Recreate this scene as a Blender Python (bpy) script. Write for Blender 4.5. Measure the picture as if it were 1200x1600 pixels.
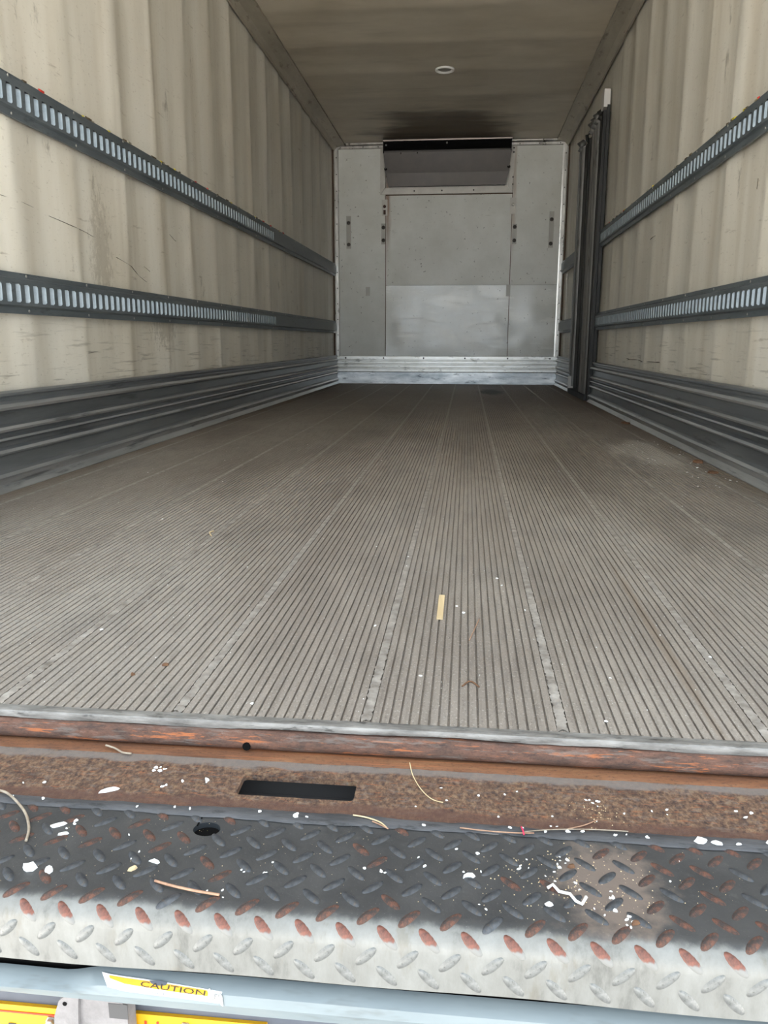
import bpy, bmesh, math, random
from mathutils import Vector, Matrix

# ------------------------------------------------------------------ scene, camera, light
for o in list(bpy.data.objects):
    bpy.data.objects.remove(o)
SC = bpy.context.scene
COL = SC.collection
FPX, YAW, PITCH, ROLL = 1232.35, 0.1023, 0.2137, 0.0020
CAMPOS = Vector((0.2306, -0.8795, 0.4623))
cam_d = bpy.data.cameras.new('camera')
cam = bpy.data.objects.new('camera', cam_d)
COL.objects.link(cam)
cam_d.sensor_fit = 'HORIZONTAL'
cam_d.sensor_width = 36.0
cam_d.lens = FPX / 1200 * 36.0
cam_d.clip_start = 0.02
fwd = Vector((-math.sin(YAW) * math.cos(PITCH), math.cos(YAW) * math.cos(PITCH), -math.sin(PITCH)))
rgt = Vector((math.cos(YAW), math.sin(YAW), 0))
upv = rgt.cross(fwd)
r2 = rgt * math.cos(ROLL) + upv * math.sin(ROLL)
u2 = -rgt * math.sin(ROLL) + upv * math.cos(ROLL)
cam.matrix_world = Matrix(((r2.x, u2.x, -fwd.x, CAMPOS.x), (r2.y, u2.y, -fwd.y, CAMPOS.y),
                           (r2.z, u2.z, -fwd.z, CAMPOS.z), (0, 0, 0, 1)))
SC.camera = cam

world = bpy.data.worlds.new('overcast_sky')
SC.world = world
world.use_nodes = True
bg = world.node_tree.nodes['Background']
bg.inputs[0].default_value = (0.80, 0.91, 1.0, 1)       # even, bright hazy sky
bg.inputs[1].default_value = 0.92
# sun high over the front of the truck: the rear step lies in the shade of the box, the yard behind is lit
sun_d = bpy.data.lights.new('sun', 'SUN')
sun_d.energy = 15.0
sun_d.angle = math.radians(1.0)
sun_d.color = (1.0, .97, .92)
sun = bpy.data.objects.new('sun', sun_d)
COL.objects.link(sun)
sun.rotation_euler = (math.radians(-38), 0, math.radians(12))

SC.view_settings.view_transform = 'Standard'
SC.view_settings.look = 'None'
SC.view_settings.gamma = 1
SC.view_settings.use_curve_mapping = False
SC.view_settings.exposure = 1.92

# ------------------------------------------------------------------ helpers
R = random.Random(7)
HW = 1.22            # half of the inner width
L = 7.927            # depth of the box behind the floor edge
H = 2.484            # inner height


def C(r, g, b):
    def f(v):
        v /= 255.0
        return v / 12.92 if v <= 0.04045 else ((v + 0.055) / 1.055) ** 2.4
    return (f(r), f(g), f(b), 1)


class Mat:
    """small wrapper to write node materials briefly; coordinates are object space"""
    def __init__(s, name, col=(.5, .5, .5, 1), rough=.5, metal=0.0):
        s.m = bpy.data.materials.new(name)
        s.m.use_nodes = True
        s.nt = s.m.node_tree
        s.b = s.nt.nodes['Principled BSDF']
        s.b.inputs['Roughness'].default_value = rough
        s.b.inputs['Metallic'].default_value = metal
        s.col = col
        s.b.inputs['Base Color'].default_value = col
        s.tc = s.nt.nodes.new('ShaderNodeTexCoord')
        s.bump_in = None

    def link(s, a, b):
        s.nt.links.new(a, b)

    def put(s, sock, v):
        if isinstance(v, (int, float)):
            sock.default_value = v
        elif isinstance(v, tuple):
            sock.default_value = v
        else:
            s.link(v, sock)

    def noise(s, scale=5, st=(1, 1, 1), detail=4, rough=.6, off=(0, 0, 0)):
        mp = s.nt.nodes.new('ShaderNodeMapping')
        mp.inputs['Scale'].default_value = st
        mp.inputs['Location'].default_value = off
        s.link(s.tc.outputs['Object'], mp.inputs['Vector'])
        n = s.nt.nodes.new('ShaderNodeTexNoise')
        n.inputs['Scale'].default_value = scale
        n.inputs['Detail'].default_value = detail
        n.inputs['Roughness'].default_value = rough
        s.link(mp.outputs[0], n.inputs['Vector'])
        return n.outputs['Fac']

    def xyz(s):
        n = s.nt.nodes.new('ShaderNodeSeparateXYZ')
        s.link(s.tc.outputs['Object'], n.inputs[0])
        return n.outputs

    def ma(s, op, a, b=0.0, clamp=False):
        n = s.nt.nodes.new('ShaderNodeMath')
        n.operation = op
        n.use_clamp = clamp
        s.put(n.inputs[0], a)
        s.put(n.inputs[1], b)
        return n.outputs[0]

    def step(s, v, lo, hi):
        n = s.nt.nodes.new('ShaderNodeMapRange')
        n.interpolation_type = 'SMOOTHSTEP'
        s.put(n.inputs[0], v)
        n.inputs[1].default_value = lo
        n.inputs[2].default_value = hi
        return n.outputs[0]

    def ramp(s, v, stops):
        n = s.nt.nodes.new('ShaderNodeValToRGB')
        e = n.color_ramp.elements
        while len(e) < len(stops):
            e.new(.5)
        for el, (p, c) in zip(e, stops):
            el.position = p
            el.color = c
        s.put(n.inputs[0], v)
        return n.outputs[0]

    def mix(s, f, a, b):
        n = s.nt.nodes.new('ShaderNodeMix')
        n.data_type = 'RGBA'
        s.put(n.inputs[0], f)
        s.put(n.inputs[6], a)
        s.put(n.inputs[7], b)
        return n.outputs[2]

    def over(s, f, c):
        s.col = s.mix(f, s.col, c)
        return s

    def blob(s, cx, cy, rx, ry, ax=(0, 1), nz=None, amt=.5):
        """soft patch mask (a stain with its own ragged outline) in object coordinates"""
        o = s.xyz()
        a = s.ma('DIVIDE', s.ma('SUBTRACT', o[ax[0]], cx), rx)
        b = s.ma('DIVIDE', s.ma('SUBTRACT', o[ax[1]], cy), ry)
        d = s.ma('SQRT', s.ma('ADD', s.ma('MULTIPLY', a, a), s.ma('MULTIPLY', b, b)))
        if nz is not None:
            d = s.ma('ADD', d, s.ma('MULTIPLY', s.ma('SUBTRACT', nz, .5), amt * 2))
        return s.step(d, 1.0, .45)

    def bump(s, h, strength=.3, dist=.002):
        n = s.nt.nodes.new('ShaderNodeBump')
        n.inputs['Strength'].default_value = strength
        n.inputs['Distance'].default_value = dist
        s.link(h, n.inputs['Height'])
        if s.bump_in is not None:
            s.link(s.bump_in, n.inputs['Normal'])
        s.bump_in = n.outputs[0]
        return s

    def rough(s, v):
        s.put(s.b.inputs['Roughness'], v)
        return s

    def metal(s, v):
        s.put(s.b.inputs['Metallic'], v)
        return s

    def done(s):
        s.put(s.b.inputs['Base Color'], s.col)
        if s.bump_in is not None:
            s.link(s.bump_in, s.b.inputs['Normal'])
        return s.m


class MB:
    def __init__(s):
        s.v, s.f, s.mi = [], [], []

    def face(s, pts, m=0):
        i = len(s.v)
        s.v += [tuple(p) for p in pts]
        s.f.append(tuple(range(i, i + len(pts))))
        s.mi.append(m)

    def box(s, x0, x1, y0, y1, z0, z1, m=0):
        i = len(s.v)
        s.v += [(x0, y0, z0), (x1, y0, z0), (x1, y1, z0), (x0, y1, z0), (x0, y0, z1), (x1, y0, z1), (x1, y1, z1), (x0, y1, z1)]
        for q in ((0, 3, 2, 1), (4, 5, 6, 7), (0, 1, 5, 4), (1, 2, 6, 5), (2, 3, 7, 6), (3, 0, 4, 7)):
            s.f.append(tuple(i + k for k in q))
            s.mi.append(m)
        return s

    def prism(s, prof, axis, a, b, m=0, closed=True, caps=True, n=1):
        """profile of (p,q) pairs run along an axis: x -> (y,z), y -> (x,z), z -> (x,y)"""
        def pt(t, p, q):
            return (t, p, q) if axis == 'x' else ((p, t, q) if axis == 'y' else (p, q, t))
        i = len(s.v)
        k = len(prof)
        for j in range(n + 1):
            t = a + (b - a) * j / n
            s.v += [pt(t, p, q) for p, q in prof]
        for j in range(n):
            for e in range(k if closed else k - 1):
                e2 = (e + 1) % k
                s.f.append((i + j * k + e, i + j * k + e2, i + (j + 1) * k + e2, i + (j + 1) * k + e))
                s.mi.append(m)
        if closed and caps:
            s.f.append(tuple(i + e for e in range(k)))
            s.f.append(tuple(i + n * k + e for e in reversed(range(k))))
            s.mi += [m, m]
        return s

    def grid(s, fn, nu, nv, m=0, mf=None):
        i = len(s.v)
        for a in range(nu + 1):
            for b in range(nv + 1):
                s.v.append(tuple(fn(a, b)))
        w = nv + 1
        for a in range(nu):
            for b in range(nv):
                s.f.append((i + a * w + b, i + (a + 1) * w + b, i + (a + 1) * w + b + 1, i + a * w + b + 1))
                s.mi.append(mf(a, b) if mf else m)
        return s

    def tube(s, path, rad, seg=6, m=0):
        i = len(s.v)
        path = [Vector(p) for p in path]
        rr = rad if isinstance(rad, (list, tuple)) else [rad] * len(path)
        for k, p in enumerate(path):
            t = (path[min(k + 1, len(path) - 1)] - path[max(k - 1, 0)]).normalized()
            a = t.cross(Vector((0, 0, 1)) if abs(t.z) < .9 else Vector((1, 0, 0))).normalized()
            b = t.cross(a)
            for e in range(seg):
                th = 2 * math.pi * e / seg
                s.v.append(tuple(p + (a * math.cos(th) + b * math.sin(th)) * rr[k]))
        for k in range(len(path) - 1):
            for e in range(seg):
                e2 = (e + 1) % seg
                s.f.append((i + k * seg + e, i + k * seg + e2, i + (k + 1) * seg + e2, i + (k + 1) * seg + e))
                s.mi.append(m)
        s.f.append(tuple(i + e for e in range(seg)))
        s.f.append(tuple(i + (len(path) - 1) * seg + e for e in reversed(range(seg))))
        s.mi += [m, m]
        return s

    def lathe(s, prof, seg, origin, axis, m=0):
        """prof of (radius, height along axis)"""
        ax = Vector(axis).normalized()
        a = ax.cross(Vector((0, 0, 1)) if abs(ax.z) < .9 else Vector((1, 0, 0))).normalized()
        b = ax.cross(a)
        i = len(s.v)
        og = Vector(origin)
        for r, h in prof:
            for e in range(seg):
                th = 2 * math.pi * e / seg
                s.v.append(tuple(og + ax * h + (a * math.cos(th) + b * math.sin(th)) * r))
        for k in range(len(prof) - 1):
            for e in range(seg):
                e2 = (e + 1) % seg
                s.f.append((i + k * seg + e, i + k * seg + e2, i + (k + 1) * seg + e2, i + (k + 1) * seg + e))
                s.mi.append(m)
        for k in (0, len(prof) - 1):
            if prof[k][0] > 1e-6:
                s.f.append(tuple(i + k * seg + e for e in range(seg)))
                s.mi.append(m)
        return s

    def mesh(s, name, mats, smooth=False, fix=True, weld=True):
        me = bpy.data.meshes.new(name)
        me.from_pydata(s.v, [], s.f)
        for mt in (mats if isinstance(mats, (list, tuple)) else [mats]):
            me.materials.append(mt)
        me.polygons.foreach_set('material_index', s.mi)
        bm = bmesh.new()
        bm.from_mesh(me)
        if weld:
            bmesh.ops.remove_doubles(bm, verts=bm.verts, dist=1e-6)
        if fix:
            bmesh.ops.recalc_face_normals(bm, faces=bm.faces)
        bm.to_mesh(me)
        bm.free()
        if smooth:
            me.polygons.foreach_set('use_smooth', [True] * len(me.polygons))
            if smooth is not True:
                me.set_sharp_from_angle(angle=smooth)
        me.update()
        return me

    def build(s, name, mats, parent=None, smooth=False, fix=True):
        return place(name, s.mesh(name, mats, smooth, fix), parent)


def place(name, me, parent=None, loc=None, rot=None):
    o = bpy.data.objects.new(name, me)
    COL.objects.link(o)
    if parent:
        o.parent = parent
    if loc is not None:
        o.location = loc
    if rot is not None:
        o.rotation_euler = rot
    return o


def empty(name, loc=(0, 0, 0)):
    o = bpy.data.objects.new(name, None)
    o.empty_display_size = .05
    COL.objects.link(o)
    o.location = loc
    return o


def tag(o, label=None, cat=None, group=None, kind=None):
    if label:
        o['label'] = label
    if cat:
        o['category'] = cat
    if group:
        o['group'] = group
    if kind:
        o['kind'] = kind
    return o


def structure(o, label=None, cat=None):
    return tag(o, label, cat, None, 'structure')


# ------------------------------------------------------------------ materials
def m_floor():
    m = Mat('worn_grooved_aluminium', rough=.55, metal=.1)
    big = m.noise(1.3, (1.4, .55, 1), 5)
    m.col = m.ramp(big, [(.30, C(122, 112, 104)), (.5, C(149, 140, 131)), (.72, C(166, 159, 151))])
    fine = m.noise(60, (1.6, .12, 1), 6, .7)
    m.over(m.ma('MULTIPLY', m.step(fine, .42, .72), .45), C(92, 83, 76))
    bl = m.noise(3.4, (1.2, .6, 1), 6, .7, (5, 3, 0))
    m.over(m.ma('MULTIPLY', m.step(bl, .5, .68), .32), C(108, 104, 102))
    speck = m.noise(330, (1, .6, 1), 2, .6)
    m.over(m.ma('MULTIPLY', m.step(speck, .56, .72), .5), C(196, 190, 182))
    pep = m.noise(260, (1, .6, 1), 3, .6, (8, 8, 0))
    m.over(m.ma('MULTIPLY', m.step(pep, .56, .70), .5), C(74, 67, 61))
    # brown grime towards the closed end and along the side liners
    o = m.xyz()
    g = m.step(m.ma('ADD', o[1], m.ma('MULTIPLY', m.noise(2.2, (1, .7, 1), 4), 5.0)), 4.2, 9.0)
    m.over(m.ma('MULTIPLY', g, .5), C(104, 92, 83))
    e = m.step(m.ma('ADD', m.ma('ABSOLUTE', o[0]), m.ma('MULTIPLY', m.noise(5, (1, .5, 1), 4), .22)), 1.17, 1.31)
    m.over(m.ma('MULTIPLY', e, .75), C(112, 96, 80))
    m.over(m.blob(.46, 6.6, .14, .5, (0, 1), m.noise(7), .6), C(22, 20, 18))
    m.over(m.ma('MULTIPLY', m.blob(.98, 2.55, .16, .55, (0, 1), m.noise(6, (1, .4, 1)), .9), .7), C(186, 180, 172))
    m.over(m.ma('MULTIPLY', m.blob(.545, .35, .010, .45, (0, 1), m.noise(14, (1, .3, 1)), .8), .5), C(124, 108, 92))
    m.rough(m.ma('ADD', .48, m.ma('MULTIPLY', big, .2)))
    m.bump(m.noise(240, (1, .5, 1), 3), .25, .0015)
    return m.done()


def m_weld():
    m = Mat('weld_bead_metal', rough=.5, metal=.35)
    m.col = m.ramp(m.noise(40, (1, 1, 1), 4), [(.3, C(130, 122, 114)), (.6, C(176, 169, 162)), (.8, C(204, 199, 193))])
    o = m.xyz()
    m.over(m.ma('MULTIPLY', m.step(o[1], .8, 5.0), .6), C(132, 120, 110))
    return m.done()


def m_wall(seed):
    m = Mat('cream_fibreglass_liner', rough=.42)
    base = m.noise(3.0, (1, 2.2, .35), 5, .55, (seed, 0, 0))
    m.col = m.ramp(base, [(.3, C(202, 194, 178)), (.55, C(216, 210, 197)), (.75, C(224, 219, 208))])
    st = m.noise(3.2, (1, 2.0, .14), 3, .5, (seed * 2, 1, 0))
    m.over(m.ma('MULTIPLY', m.step(st, .5, .75), .38), C(164, 150, 126))
    if seed == 0:
        m.over(m.ma('MULTIPLY', m.blob(2.29, .80, .10, .26, (1, 2), m.noise(42, (1, 1, .5), 6, .85), 2.6), .32), C(112, 98, 76))
        m.over(m.ma('MULTIPLY', m.blob(2.92, .52, .16, .10, (1, 2), m.noise(42, (1, 1, .5), 6, .85), 2.6), .45), C(118, 108, 88))
    # pale streaks along the posts behind the liner
    sc = m.noise(16, (1, .35, 2.6), 5, .65, (seed, 2, 2))
    m.over(m.ma('MULTIPLY', m.step(sc, .62, .74), .5), C(122, 106, 82))
    sp = m.noise(130, (1, .35, 1), 3, .6, (seed, 0, 4))
    m.over(m.ma('MULTIPLY', m.step(sp, .60, .74), .35), C(128, 114, 92))
    sm = m.noise(5.5, (1, 1.6, .6), 6, .75, (seed, 5, 1))
    m.over(m.ma('MULTIPLY', m.step(sm, .62, .72), .55), C(96, 84, 66))
    o = m.xyz()
    low = m.step(o[2], .62, .35)
    ln = m.noise(26, (1, .12, 2.5), 4, .6, (seed, 7, 3))
    m.over(m.ma('MULTIPLY', m.ma('MULTIPLY', m.step(ln, .56, .68), low), .55), C(110, 100, 84))
    m.rough(m.ma('ADD', .30, m.ma('MULTIPLY', base, .25)))
    m.bump(m.noise(240, (1, 1, 1), 2), .18, .0015)
    return m.done()


def m_ceiling():
    m = Mat('cream_ceiling_liner', rough=.5)
    m.col = m.ramp(m.noise(1.6, (1, 1.6, 1), 5), [(.3, C(178, 167, 147)), (.7, C(202, 192, 174))])
    d = m.noise(3.0, (.35, 1.5, 1), 4)
    m.over(m.ma('MULTIPLY', m.step(d, .5, .75), .3), C(120, 106, 86))
    m.over(m.ma('MULTIPLY', m.blob(-.02, 7.45, .85, .85, (0, 1), m.noise(2.2, (.6, 1.7, 1), 3), .8), .72), C(64, 50, 38))
    return m.done()


def m_backwall(gloss):
    m = Mat('white_bulkhead_panel', rough=.35)
    m.col = m.ramp(m.noise(3, (1, 1, 1), 5), [(.3, C(214, 212, 203)), (.7, C(232, 231, 225))])
    sc = m.noise(22, (.28, 1, 2.6), 5, .7, (3, 0, 0))
    m.over(m.ma('MULTIPLY', m.step(sc, .62, .76), .5), C(138, 132, 118))
    sp = m.noise(34, (1, 1, 1), 3, .5)
    m.over(m.ma('MULTIPLY', m.step(sp, .68, .74), .7), C(108, 98, 84))
    # rust runs beside the centre panel
    o = m.xyz()
    n = m.noise(10, (2.2, 1, .5), 4)
    a = m.step(m.ma('ADD', m.ma('ABSOLUTE', m.ma('ADD', o[0], .64)), m.ma('MULTIPLY', n, .06)), .075, .028)
    zz = m.step(o[2], 1.15, 1.85)
    m.over(m.ma('MULTIPLY', m.ma('MULTIPLY', a, zz), .8), C(132, 88, 52))
    a2 = m.step(m.ma('ADD', m.ma('ABSOLUTE', m.ma('SUBTRACT', o[0], .68)), m.ma('MULTIPLY', n, .06)), .062, .028)
    m.over(m.ma('MULTIPLY', m.ma('MULTIPLY', a2, zz), .5), C(140, 106, 72))
    if gloss:
        m.rough(m.ma('ADD', .10, m.ma('MULTIPLY', m.noise(9, (.5, 1, 3), 5), .28)))
        m.b.inputs['Specular IOR Level'].default_value = .9
        m.bump(m.noise(2.4, (1, 1, 1.2), 1), .5, .035)
        m.bump(m.noise(20, (.3, 1, 3), 3), .12, .003)
    else:
        m.rough(.36)
    return m.done()


def m_alu(name, c0, c1, rough=.35, metal=.85, scale=8, st=(1, 1, 1), dirt=None, bump=.0):
    m = Mat(name, rough=rough, metal=metal)
    n = m.noise(scale, st, 5, .65)
    m.col = m.ramp(n, [(.32, c0), (.66, c1)])
    if dirt:
        m.over(m.ma('MULTIPLY', m.step(m.noise(scale * 2.3, st, 4, .7, (4, 4, 4)), .56, .7), .7), dirt)
    m.rough(m.ma('ADD', rough - .08, m.ma('MULTIPLY', n, .2)))
    if bump:
        m.bump(m.noise(scale * 5, st, 3), bump, .002)
    return m.done()


def m_rust(name, stops, scale, st, orange=.0, gray=0.0, band=None, rough=.8):
    m = Mat(name, rough=rough)
    n = m.noise(scale, st, 7, .72)
    m.col = m.ramp(n, stops)
    f = m.noise(scale * 5, (st[0] * 1.3 if st[0] > .5 else .5, 1, 1), 4, .7, (3, 1, 2))
    m.over(m.ma('MULTIPLY', m.step(f, .5, .72), .65), C(58, 38, 28))
    if band:
        pz = m.noise(34, (.7, 1, 1), 6, .75, (6, 3, 1))
        m.over(m.ma('MULTIPLY', m.step(pz, .52, .62), .6), C(60, 42, 35))
        pz = m.noise(52, (.8, 1, 1), 6, .75, (2, 9, 1))
        m.over(m.ma('MULTIPLY', m.step(pz, .56, .66), .6), C(138, 112, 86))
    if orange:
        q = m.noise(scale * .9, (st[0] * .35, 1.6, 1.6), 5, .7, (9, 2, 0))
        m.over(m.ma('MULTIPLY', m.step(q, .56, .64), orange), C(168, 98, 56))
    if gray:
        q = m.noise(scale * .7, (st[0] * .5, 1.2, 1.2), 5, .7, (1, 7, 0))
        m.over(m.ma('MULTIPLY', m.step(q, .52, .62), gray), C(112, 104, 98))
    if band:
        o = m.xyz()
        for (y0, y1, c, amt) in band:
            mid, hw = (y0 + y1) / 2, abs(y1 - y0) / 2
            d = m.ma('ADD', m.ma('ABSOLUTE', m.ma('SUBTRACT', o[1], mid)), m.ma('MULTIPLY', m.ma('SUBTRACT', m.noise(45, (.4, 1, 1), 5), .5), .034))
            m.over(m.ma('MULTIPLY', m.step(d, hw + .004, hw - .004), amt), c)
    m.bump(f, .5, .0015)
    return m.done()


def m_plate():
    m = Mat('black_to_pale_tread_plate', rough=.5)
    blk = m.ramp(m.noise(14, (1, 1, 1), 5), [(.3, C(50, 50, 51)), (.7, C(70, 69, 69))])
    m.col = blk
    m.over(m.ma('MULTIPLY', m.step(m.noise(420, (1, 1, 1), 2), .62, .8), .3), C(150, 148, 146))
    # dried mud patch
    m.over(m.ma('MULTIPLY', m.blob(.375, -.005, .062, .085, (0, 1), m.noise(38, (1, 1, 1), 5), .75), .85), C(118, 104, 95))
    pale = m.ramp(m.noise(22, (1, 1, .35), 6, .7), [(.28, C(74, 73, 70)), (.45, C(112, 111, 107)), (.75, C(132, 132, 129))])
    pale2 = m.mix(m.ma('MULTIPLY', m.step(m.noise(30, (1.3, 1, .3), 5, .7, (2, 0, 0)), .55, .7), .5), pale, C(100, 94, 82))
    o = m.xyz()
    worn = m.step(m.ma('ADD', o[2], m.ma('MULTIPLY', m.ma('SUBTRACT', m.noise(60, (1, 1, .6), 5), .5), .006)), -.0004, -.0036)  # dark on the flat, pale below the bend, ragged in between
    m.over(worn, pale2)
    m.metal(m.ma('MULTIPLY', worn, .2))
    m.bump(m.noise(150, (1, 1, 1), 4), .3, .001)
    return m.done()


MF = m_floor()
MWELD = m_weld()
MWL, MWR = m_wall(0.0), m_wall(11.0)
MCEIL = m_ceiling()
MBW, MBG = m_backwall(False), m_backwall(True)
MCOVE = m_alu('dull_cove_trim', C(150, 142, 126), C(176, 168, 152), .5, .3, 6, (1, .3, 1), C(96, 86, 72))
MTRIM = m_alu('bright_trim_aluminium', C(176, 172, 166), C(226, 222, 216), .28, .8, 10, (1, 1, .3))
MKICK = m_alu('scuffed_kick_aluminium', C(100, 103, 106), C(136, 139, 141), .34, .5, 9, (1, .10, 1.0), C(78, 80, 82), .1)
MKCREST = m_alu('lightened_liner_crest', C(150, 152, 153), C(190, 191, 191), .32, .6, 14, (1, .08, 1), C(104, 106, 108), .1)  # paler copy of the liner metal, painting the light on the rib crests
MKBACK = m_alu('ribbed_back_aluminium', C(200, 196, 188), C(236, 234, 230), .3, .8, 9, (.4, 1, 1), C(110, 104, 96))
MGALV = m_alu('galvanised_back_strip', C(150, 156, 160), C(246, 246, 246), .3, .7, 5, (.5, 1, 2.0), C(58, 62, 66), .25)
MRAIL = m_alu('dark_painted_steel_rail', C(80, 87, 91), C(102, 109, 113), .42, .25, 20, (1, .2, 1), C(58, 62, 64))
MSLOT = m_alu('lit_zinc_slot_edge', C(116, 126, 132), C(142, 152, 158), .35, .2, 30)  # zinc, with light from the open end put into its colour
MREC = Mat('dark_slot_recess', C(34, 38, 42), .7).done()
MRIVET = Mat('rivet_metal', C(168, 166, 160), .4, .6).done()
MDKRIV = Mat('dark_bolt_head', C(58, 52, 46), .55, .3).done()
MUNIT = m_alu('grey_unit_housing', C(72, 67, 65), C(84, 78, 74), .4, .3, 4)
MBLACK = Mat('black_grille', C(10, 9, 9), .8)
MBLACK.b.inputs['Specular IOR Level'].default_value = .1
MBLACK = MBLACK.done()
MUTRIM = Mat('unit_top_rail', C(120, 110, 104), .35, .5).done()
MFLANGE = m_alu('flange_white_metal', C(186, 180, 172), C(204, 199, 190), .4, .2, 6)
MSEAM = Mat('dark_panel_joint', C(92, 72, 56), .8).done()
MSTRIP = Mat('grey_mounting_strip', C(164, 160, 152), .45, .3).done()
MLENS = Mat('lamp_lens', C(120, 114, 98), .3).done()
MRING = Mat('lamp_white_ring', C(240, 238, 232), .3, .0).done()
MDOORD = m_alu('dark_door_metal', C(34, 33, 31), C(52, 50, 48), .5, .3, 9, (1, 1, .2))
MDOORL = m_alu('grey_door_tube', C(104, 102, 100), C(138, 136, 132), .42, .3, 9, (1, 1, .15), C(52, 48, 42))
MWHITE = Mat('white_plastic_block', C(214, 210, 204), .5).done()
MSCR = Mat('dark_scratch', C(96, 88, 76), .8).done()
MNOSE = m_alu('floor_nosing_metal', C(86, 83, 80), C(150, 147, 143), .4, .3, 55, (.25, 1, 1), C(42, 40, 39), .3)
MBAR = m_rust('dark_rust_bar', [(.28, C(50, 40, 37)), (.45, C(82, 60, 50)), (.6, C(104, 72, 58)), (.75, C(120, 106, 96))], 110, (.32, 1, 1), .8, .55)
MORANGE = m_rust('orange_rust', [(.3, C(74, 48, 34)), (.5, C(110, 70, 44)), (.72, C(126, 88, 58))], 70, (.10, 1, 1), .4)
MSILL = m_rust('mottled_rust_sill', [(.32, C(44, 33, 29)), (.42, C(72, 53, 44)), (.52, C(104, 78, 60)), (.62, C(126, 101, 78)), (.74, C(114, 107, 98))], 190, (1, .7, 1), .35, .35,
               [(-.023, -.040, C(118, 110, 105), .75), (-.104, -.125, C(84, 56, 46), .7)])
MRUBBER = m_alu('cracked_black_rubber', C(50, 50, 52), C(84, 83, 85), .6, .0, 40, (.3, 1, 1), C(30, 30, 31), .5)
MPLATE = m_plate()
MLUGB = m_alu('black_lug', C(46, 48, 52), C(76, 78, 82), .42, .2, 160, (1, 1, 1), C(92, 80, 66))
MLUGG = m_alu('pale_lug', C(84, 84, 82), C(116, 116, 114), .4, .2, 160, (1, 1, 1), C(60, 58, 54))
MLUGR = m_rust('rusty_lug', [(.3, C(48, 46, 46)), (.46, C(60, 50, 46)), (.6, C(100, 64, 50)), (.75, C(116, 80, 62))], 120, (1, 1, 1))


def m_luginbetween():
    m = Mat('half_pale_lug', rough=.6)
    o = m.xyz()
    n = m.noise(220, (1, 1, 1), 4)
    m.col = m.ramp(n, [(.35, C(80, 50, 42)), (.65, C(118, 72, 58))])
    m.over(m.step(m.ma('ADD', o[2], m.ma('MULTIPLY', m.ma('SUBTRACT', n, .5), .008)), -.0002, -.0035), C(116, 115, 112))
    return m.done()


MLUGM = m_luginbetween()
MDARKPIT = Mat('dark_pocket_inside', C(74, 72, 72), .8).done()
MBEAM = m_alu('blue_grey_beam_paint', C(102, 112, 117), C(122, 131, 134), .45, .1, 12, (.25, 1, 1), C(92, 96, 96), .1)
MYEL = m_alu('yellow_decal', C(214, 152, 12), C(224, 168, 20), .45, 0, 10)
MDWHITE = m_alu('white_decal', C(196, 196, 194), C(212, 212, 210), .45, 0, 20)
MINK = Mat('dark_print', C(48, 40, 30), .6).done()
MGINK = Mat('grey_print', C(86, 92, 102), .6).done()
MRED = Mat('red_print', C(196, 60, 26), .5).done()
MTORN = m_alu('torn_dirty_paper', C(58, 56, 54), C(206, 204, 200), .7, 0, 130)
MSLATE = m_alu('slate_grey_steel', C(70, 74, 84), C(84, 88, 98), .5, .1, 12)
MCAST = m_alu('grey_cast_bracket', C(112, 108, 108), C(130, 126, 126), .55, .1, 60, (1, 1, 1), None, .3)
MPAPER = m_alu('white_flake', C(226, 224, 218), C(246, 246, 244), .7, 0, 200)
MWOOD = m_alu('pale_wood', C(196, 172, 132), C(222, 200, 160), .7, 0, 60, (1, .1, 1))
MTWIG = m_alu('brown_twig', C(150, 112, 88), C(184, 146, 120), .7, 0, 90)
MGREYTWIG = m_alu('grey_twig', C(132, 116, 98), C(170, 156, 138), .7, 0, 90)
MLEAF = m_alu('dry_leaf', C(84, 58, 42), C(124, 88, 60), .8, 0, 120)
MMOSS = m_alu('moss', C(44, 46, 24), C(128, 128, 64), .9, 0, 180)
MASPH = m_alu('grey_concrete_yard', C(178, 176, 172), C(198, 196, 192), .9, 0, .8)
MOUTER = Mat('white_outer_skin', C(210, 210, 208), .5).done()
MPINK = Mat('red_thread', C(196, 50, 84), .6).done()

# ------------------------------------------------------------------ floor: planks, weld beads, nosing
floor = structure(MB().box(-1.26, 1.26, .02, L + .05, -.06, -.012).build('floor', MF),
                  'grooved aluminium truck floor with worn grey brown planks', 'floor')
SEAM0, PW, NG = .600, .242, 20
GP = PW / NG


def plank_mesh(x0, x1):
    mb = MB()
    n = max(1, round((x1 - x0) / GP))
    gp = (x1 - x0) / n
    prof = [(x0, -.008), (x0, 0)]
    for i in range(n):
        c = x0 + gp * (i + .5)
        if i in (0, n - 1) and n > 10:
            pass
        g = .0012
        prof += [(c - g - .0003, 0.0), (c - g, -.0036), (c + g, -.0036), (c + g + .0003, 0.0)]
    prof += [(x1, 0), (x1, -.008)]
    # top surface as separate strips keeps the long faces convex
    mb.prism(prof, 'y', .012, L, closed=False)
    return mb.mesh('floor_plank', MF, fix=False)


seams = []
k = -8
while True:
    x = SEAM0 + PW * k
    if x > HW:
        break
    if x > -HW:
        seams.append(x)
    k += 1
edges = [-HW] + seams + [HW]
for a, b in zip(edges, edges[1:]):
    place('floor_plank', plank_mesh(a + .0002, b - .0002), floor)

RB = random.Random(3)


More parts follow.
